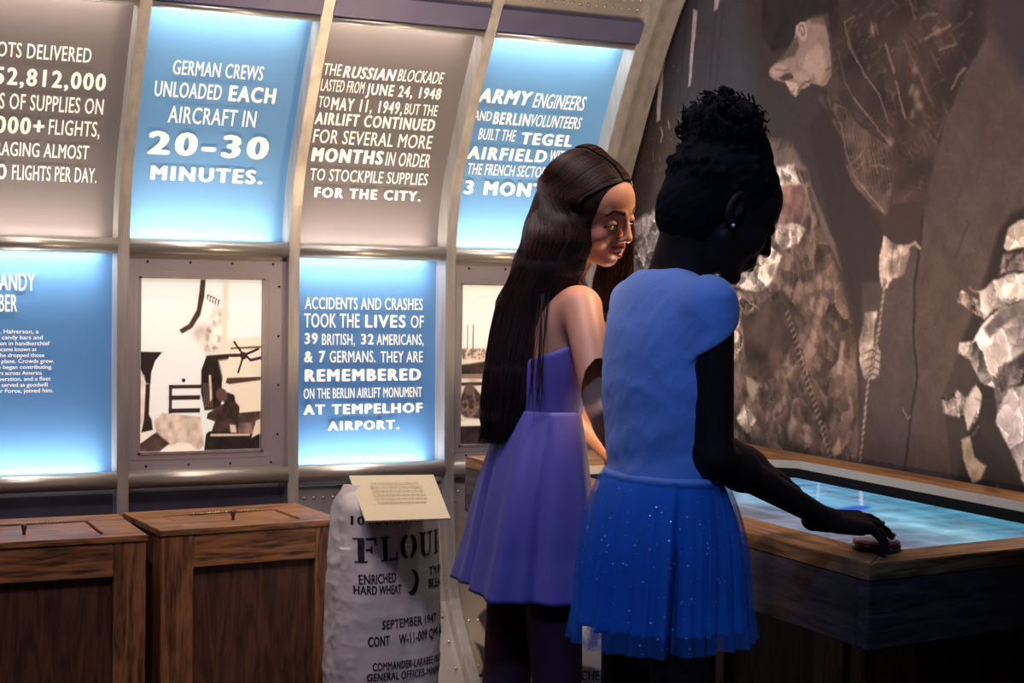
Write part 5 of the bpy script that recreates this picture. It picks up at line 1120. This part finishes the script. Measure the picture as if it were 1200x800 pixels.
    L((0, .092, -.040), (.062, .066, .100), .006, 's'); HF.cap(MH @ Vector((0, .12*s, -.1*s)), MH @ Vector((0, -.005, -.16*s)), .052, .045, .01, 's')
    def guide(u, v, j=0):
        pts = []
        for k, (y, a, b) in enumerate(rows):
            x = a+(b-a)*u; dep = 3.02+(.075 if k > 4 else .095)*v*(1-.25*abs(2*u-1)); 
            if k < 4: dep = 3.01+(.035, .045, .055, .075)[k]*v*math.sqrt(max(.1, 1-(2*u-1)**2))
            p = ond(x, y, dep+(.0 if k < 4 else .02*(k-3)*.5)); pts.append(p)
        return pts
    for u in np.linspace(.06, .92, 8):
        for v in (-.75, 0, .75):
            g_ = guide(u, v)[2:-1]
            for a, b in zip(g_[:-1], g_[1:]): HF.cap(a, b, .015, .015, .030)
    for u in (.10, .28, .46, .64):
        g_ = guide(u, 0)[:5]
        for (a, b), (ra, rb) in zip(zip(g_[:-1], g_[1:]), ((.014, .022), (.022, .026), (.026, .024), (.024, .018))): HF.cap(a, b, ra, rb, .03)
    far = [(250, 700, 742), (290, 708, 741), (330, 700, 737), (372, 694, 730)]
    def gfar(u, v):
        c0 = MH @ Vector((-.072*s, (.03-.06*u)*s, .03*s)); pts = [c0]
        for k, (y, a, b) in enumerate(far[1:]): pts.append(ond(b+(a-b)*u, y, 3.085+.03*v))
        return pts
    for u in np.linspace(.1, .9, 4):
        g_ = gfar(u, 0)
        for a, b in zip(g_[:-1], g_[1:]): HF.cap(a, b, .013, .013, .010)
    HF.cap(MH @ Vector((-.076*s, .02*s, .05*s)), MH @ Vector((-.078*s, .0, -.06*s)), .016, .014, .012)
    L((0, -.052, -.055), (.066, .058, .07), .03)
    hair = sdf_obj('hair', HF, M_hair1, root, 14)
    cv = []; r_ = random.Random(5)
    for k in range(2400):
        u = r_.uniform(-.02, 1.0); v = r_.choice([-1, -1, -1, 1])*r_.uniform(.80, 1.12); g_ = guide(u, v)[3:]; j = r_.uniform(-.006, .006)
        e = g_[-1]+(g_[-1]-g_[-2])*(r_.uniform(.72, 1.06)-1)*1.6; g_[-1] = e
        y0_ = -.108+.193*min(1, max(0, u+r_.uniform(-.04, .04))); hd = []
        for t in (.04, .28, .52, .78, 1.0):
            a_ = t*math.pi*.50; yy = y0_-.045*t*t; ry = math.sqrt(max(.03, 1-(yy/.108)**2)); hd.append(np.array(MH @ (Vector((.0885*ry*math.sin(a_), yy-.016, .034+.090*ry*math.cos(a_)))*s)))
        if v > 0: hd = hd[-1:]; hd[0] = g_[0]
        cv.append(hd+[p+np.array([r_.uniform(-.004, .004)+j, r_.uniform(-.004, .004), 0]) for p in g_])
    for k in range(600):                                      # combed over the skull from the parting
        q = -1; y = r_.uniform(-.06, .085); pts = []
        for t in np.linspace(.03, 1, 6):
            a = t*math.pi*.66; yy = y-.016-.05*t*t; ry = math.sqrt(max(.02, 1-((yy+.016)/.107)**2)); pts.append(np.array(MH @ (Vector((q*.0875*ry*math.sin(a), yy, .036+.0945*ry*math.cos(a)))*s)))
        cv.append(pts)
    for k in range(700):
        g_ = gfar(r_.uniform(0, 1), r_.uniform(-1, .3)); cv.append([np.array(p)+np.array([r_.uniform(-.004, .004)]*2+[0]) for p in g_])
    for k in range(14):                                        # loose locks over the back of the dress
        x = r_.uniform(622, 640); g_ = [ond(640+r_.uniform(-8, 8), 330, 2.95), ond(x, 400, 2.93), ond(x+r_.uniform(-6, 3), 450, 2.93), ond(x+r_.uniform(-10, 2), r_.uniform(470, 500), 2.94)]; cv.append(g_)
    bmh = bmesh.new(); bmh.from_mesh(hair.data); bt = BVHTree.FromBMesh(bmh); bmh.free()
    lay_free = lambda c_: [np.array(p) for p in c_]
    def lay(c_):
        c_ = np.array(c_, float); n = len(c_); u_ = np.linspace(0, n-1, 15); i_ = np.clip(u_.astype(int), 0, n-2); f = (u_-i_)[:, None]
        p0 = c_[np.maximum(i_-1, 0)]; p1 = c_[i_]; p2 = c_[i_+1]; p3 = c_[np.minimum(i_+2, n-1)]; R_ = .5*((2*p1)+(-p0+p2)*f+(2*p0-5*p1+4*p2-p3)*f*f+(-p0+3*p1-3*p2+p3)*f**3); out = []; lift = r_.uniform(.0002, .0030)
        for k_, p in enumerate(R_):
            h = bt.find_nearest(Vector(p), .08)
            out.append(np.array(h[0]+h[1]*lift) if h[0] is not None and k_ < 14 else p)
        return out
    cv = [lay(c_) for c_ in cv[:-14]]+[lay_free(c_) for c_ in cv[-14:]]
    tag(strands('hair_strands', cv, .0010, M_lock, hair, 3, ((34, 20, 17), (96, 52, 34)), 2), kind='stuff')
    for n_ in n1+n2: MB().dome(n_[0]+n_[2]*n_[3]*.75, n_[2], .0042).build('fingernail', M_nail, body, True)
girl_one()

# ---- the girl in the blue dress with her hair up
def girl_two():
    s = .985; fa = Vector((.93, -.13, -.50)).normalized(); hp = ond(846, 244, 2.58); MH = frame(hp, fa, (0, .0, 1))
    B = dict(pelvis=(1.335, 2.24, .88), pelvis_r=(.076, .108, .095), waist=(1.335, 2.24, 1.0), waist_r=(.074, .112, .12), chest=(1.338, 2.24, 1.135), chest_r=(.084, .132, .12),
             shR=(1.342, 2.112, 1.236), shL=(1.348, 2.360, 1.232), legs=((-.08, 1.335, .01), (.08, 1.325, .0)))
    root = empty('person', (1.335, 2.24, 0), 'girl in a bright blue dress with curly hair in a high bun, back to us', 'person')
    elR = Vector(ond(837, 534, 2.50)); wrR = Vector(ond(970, 609, 2.69)); elL = Vector(ond(800, 500, 2.76)); wrL = Vector(ond(885, 542, 2.88))
    F = Field(steps((1.13, 1.28, .006), (1.28, 1.50, .0024), (1.50, 1.60, .004), (1.60, 1.96, .0026)), steps((2.03, 2.07, .005), (2.07, 2.30, .0024), (2.30, 2.58, .0035)), steps((-.01, .79, .009), (.79, .91, .0024), (.91, 1.25, .006), (1.25, 1.53, .0024)))
    torso_sdf(F, B); legs_sdf(F, B); limb(F, B['shR'], elR, wrR, (.037, .031, .018)); limb(F, B['shL'], elL, wrL, (.037, .031, .020))
    F.ell(elR+(wrR-elR)*.22, (.032, .032, .031), .02)
    nb = Vector((1.345, 2.24, 1.25)); F.cap(nb, MH @ Vector((0, -.035*s, -.060*s)), .050, .044, .03); F.cap(nb, MH @ Vector((0, -.015*s, -.03*s)), .040, .040, .02)
    head_sdf(F, MH, s, False)
    kn = Vector(ond(1024, 614, 2.72)); n1 = hand_sdf(F, wrR, kn-wrR, (-.05, -.35, 1), 1, .95, (10, 12, 22, 30), (12, 16, 26, 30), (6, 8, 12, 14), 9)
    tp = Vector(ond(925, 570, 2.93)); n2 = hand_sdf(F, wrL, tp-wrL, (0, -.1, 1), -1, .86, (4, 4, 6, 8), (8, 8, 10, 10), (5, 5, 5, 5), 3)
    def color(P): return np.tile(np.array((58, 33, 27))/255, (len(P), 1))
    body = sdf_obj('body', F, M_skin2, root, 1, color)
    eyeballs(root, MH, s, M_iris)
    for n_ in n1+n2: MB().dome(n_[0]+n_[2]*n_[3]*.75, n_[2], .0046).build('fingernail', M_nail, body, True)
    # short-sleeved bodice
    G = Field(steps((1.20, 1.46, .0042)), steps((2.03, 2.45, .0042)), steps((.93, 1.32, .0042)))
    torso_sdf(G, B, .009); 
    G.half((0, 0, -1), -.958)
    for sh, el in ((Vector(B['shR']), elR), (Vector(B['shL']), elL)):
        d = (el-sh).normalized(); n = (d+Vector((.65, 0, 0))).normalized(); p = sh+d*.048
        T_ = Field(G.xs, G.ys, G.zs); T_.cap(sh-d*.01, sh+d*.16, .0425, .043, .005); T_.half(tuple(n), n.dot(p)); G.put((slice(None),)*3, T_.v, .016, 'u')
    G.ell((1.325, 2.235, 1.255), (.052, .092, .055), .03)
    G.ell((1.358, 2.24, 1.335), (.090, .080, .048), .004, 's')
    bod = sdf_obj('dress_bodice', G, M_top2, root, 2)
    me = bod.data; co_ = np.empty(len(me.vertices)*3); me.vertices.foreach_get('co', co_); co_ = co_.reshape(-1, 3); no = np.empty(len(me.vertices)*3); me.vertices.foreach_get('normal', no); no = no.reshape(-1, 3)
    wr_ = .0065*(ridge(co_[:, 1]*14+co_[:, 2]*9, co_[:, 2]*8-co_[:, 1]*6, 77, 3)-.5)+.0028*np.sin(co_[:, 2]*70+co_[:, 1]*28)*np.clip((1.08-co_[:, 2])/.1, 0, 1)*np.clip((co_[:, 2]-.96)/.04, 0, 1)
    me.vertices.foreach_set('co', (co_+no*wr_[:, None]).ravel()); me.update()
    rr_ = np.random.default_rng(4); ph = rr_.random(8)*6
    def fold2(TH, T):
        f = sum(a*np.sin(k*TH+p_+.6*T) for a, k, p_ in ((.0045, 23, ph[0]), (.0035, 31, ph[1]), (.0030, 17, ph[2]), (.004, 11, ph[3]), (.0016, 47, ph[4])))
        return f*(.10+1.55*T)
    skirt('dress_skirt', M_skirt2, root, (1.335, 2.24), (.080, .120), .958, (1.342, 2.245), (.134, .140), .712, fold2, 420, 40, 3, .56, .002, .0, .006)
    tl = skirt('tulle_overskirt', M_tulle, root, (1.335, 2.24), (.086, .127), .960, (1.342, 2.245), (.147, .152), .686, fold2, 420, 44, 4, .55, 0, .003, .008)
    wb = MB(); n = 60; vs = []
    for a_, b_, z in ((.082, .123, .952), (.0875, .1285, .955), (.0875, .1285, .963), (.082, .123, .966)): vs += [(1.335+a_*math.cos(2*math.pi*k/n), 2.24+b_*math.sin(2*math.pi*k/n), z) for k in range(n)]
    wb.add(vs, [(i*n+k, i*n+(k+1) % n, ((i+1) % 4)*n+(k+1) % n, ((i+1) % 4)*n+k) for i in range(4) for k in range(n)]).build('waistband', M_top2, root, True)
    # glitter on the tulle
    gl = MB(); q_ = random.Random(9)
    for k in range(420):
        th = q_.uniform(0, 2*math.pi); t = q_.uniform(.05, 1); tt = t**.55; f = float(fold2(np.array(th), np.array(t))); zc = .008*math.sin(math.pi*min(1, t*1.3))
        A = .086+.061*tt+zc+f+.001; Bq = .127+.025*tt+zc+f+.001; p = Vector((1.335+.007*tt+A*math.cos(th), 2.24+.005*tt+Bq*math.sin(th), .960-.274*t)); nn = Vector((math.cos(th), math.sin(th), q_.uniform(-.3, .6))).normalized(); u = nn.orthogonal().normalized()*q_.choice([.0008, .0011, .0020]); v = nn.cross(u)
        gl.add([tuple(p+u), tuple(p+v), tuple(p-u), tuple(p-v)], [(0, 1, 2, 3)])
    tag(gl.build('glitter', M_stud, tl), kind='stuff')
    shoes(B, root)
    # hair: tight cap, high curly bun, loose coils
    bc = Vector(ond(846, 150, 2.58)); HF = Field(steps((1.24, 1.52, .0034)), steps((2.07, 2.31, .0034)), steps((1.28, 1.64, .0034)))
    L = lambda c, r, k=.01, op='u': HF.ell(tuple(x*s for x in c), tuple(x*s for x in r), k, op, MH)
    L((0, -.016, .038), (.079, .099, .084)); L((0, -.042, -.022), (.068, .066, .075), .015)
    L((0, .110, -.045), (.075, .070, .108), .006, 's'); 
    for q in (-1, 1): L((q*.085, .006, -.020), (.026, .034, .046), .004, 's')
    HF.ell(bc, (.052, .050, .042), .012); HF.cap(bc, MH @ Vector((0, -.01, .10*s)), .042, .046, .015)
    q_ = random.Random(12)
    for k in range(230):
        z = q_.uniform(-.75, 1); a = q_.uniform(0, 2*math.pi); r = math.sqrt(1-z*z); p = bc+Vector((.060*r*math.cos(a), .058*r*math.sin(a), .047*z)); HF.ell(p, (q_.uniform(.006, .011),)*3, .003)
    for k in range(260):
        v = Vector((q_.gauss(0, 1), q_.gauss(0, 1), q_.gauss(0, 1))).normalized()
        if v.y > .42 or v.z < -.75: continue
        HF.ell(MH @ (Vector((v.x*.079, -.018+v.y*.099, .038+v.z*.084))*s), (q_.uniform(.004, .008),)*3, .004)
    hair = sdf_obj('hair', HF, M_hair2, root, 1)
    me = hair.data; co_ = np.empty(len(me.vertices)*3); me.vertices.foreach_get('co', co_); co_ = co_.reshape(-1, 3); no = np.empty(len(me.vertices)*3); me.vertices.foreach_get('normal', no); no = no.reshape(-1, 3)
    d_ = .006*(fbm(co_[:, 1]*110+co_[:, 0]*40, co_[:, 2]*120-co_[:, 0]*50, 61, 2)-.5); me.vertices.foreach_set('co', (co_+no*d_[:, None]).ravel()); me.update()
    cv = []
    for k in range(150):
        z = q_.uniform(-.6, 1); a = q_.uniform(0, 2*math.pi); r = math.sqrt(1-z*z); n_ = Vector((r*math.cos(a), r*math.sin(a), z)); p = bc+Vector((.064*n_.x, .062*n_.y, .051*n_.z)); u = n_.orthogonal().normalized(); v = n_.cross(u); R_ = q_.uniform(.004, .008); L_ = q_.uniform(.010, .022)
        cv.append([np.array(p+n_*(L_*t-.004)+(u*math.cos(t*9)+v*math.sin(t*9))*R_*(.4+.6*t)) for t in np.linspace(0, 1, 7)])
    for px, py in ((852, 108), (848, 106), (856, 109), (797, 152), (893, 158)):
        p = Vector(ond(px, py, 2.56)); cv += [[np.array(p+Vector((.006*math.cos(t+k), .004*math.sin(k*2), .006*math.sin(t+k)))) for t in np.linspace(0, 5, 7)] for k in range(5)]
    tag(strands('curls', cv, .0022, M_hair2, hair, 4), kind='stuff')
    MB().dome(MH @ (Vector((.082, .000, -.036))*s), MH.to_3x3() @ Vector((1, 0, 0)), .0034, 10).build('earring', M_stud, root, True)
girl_two()
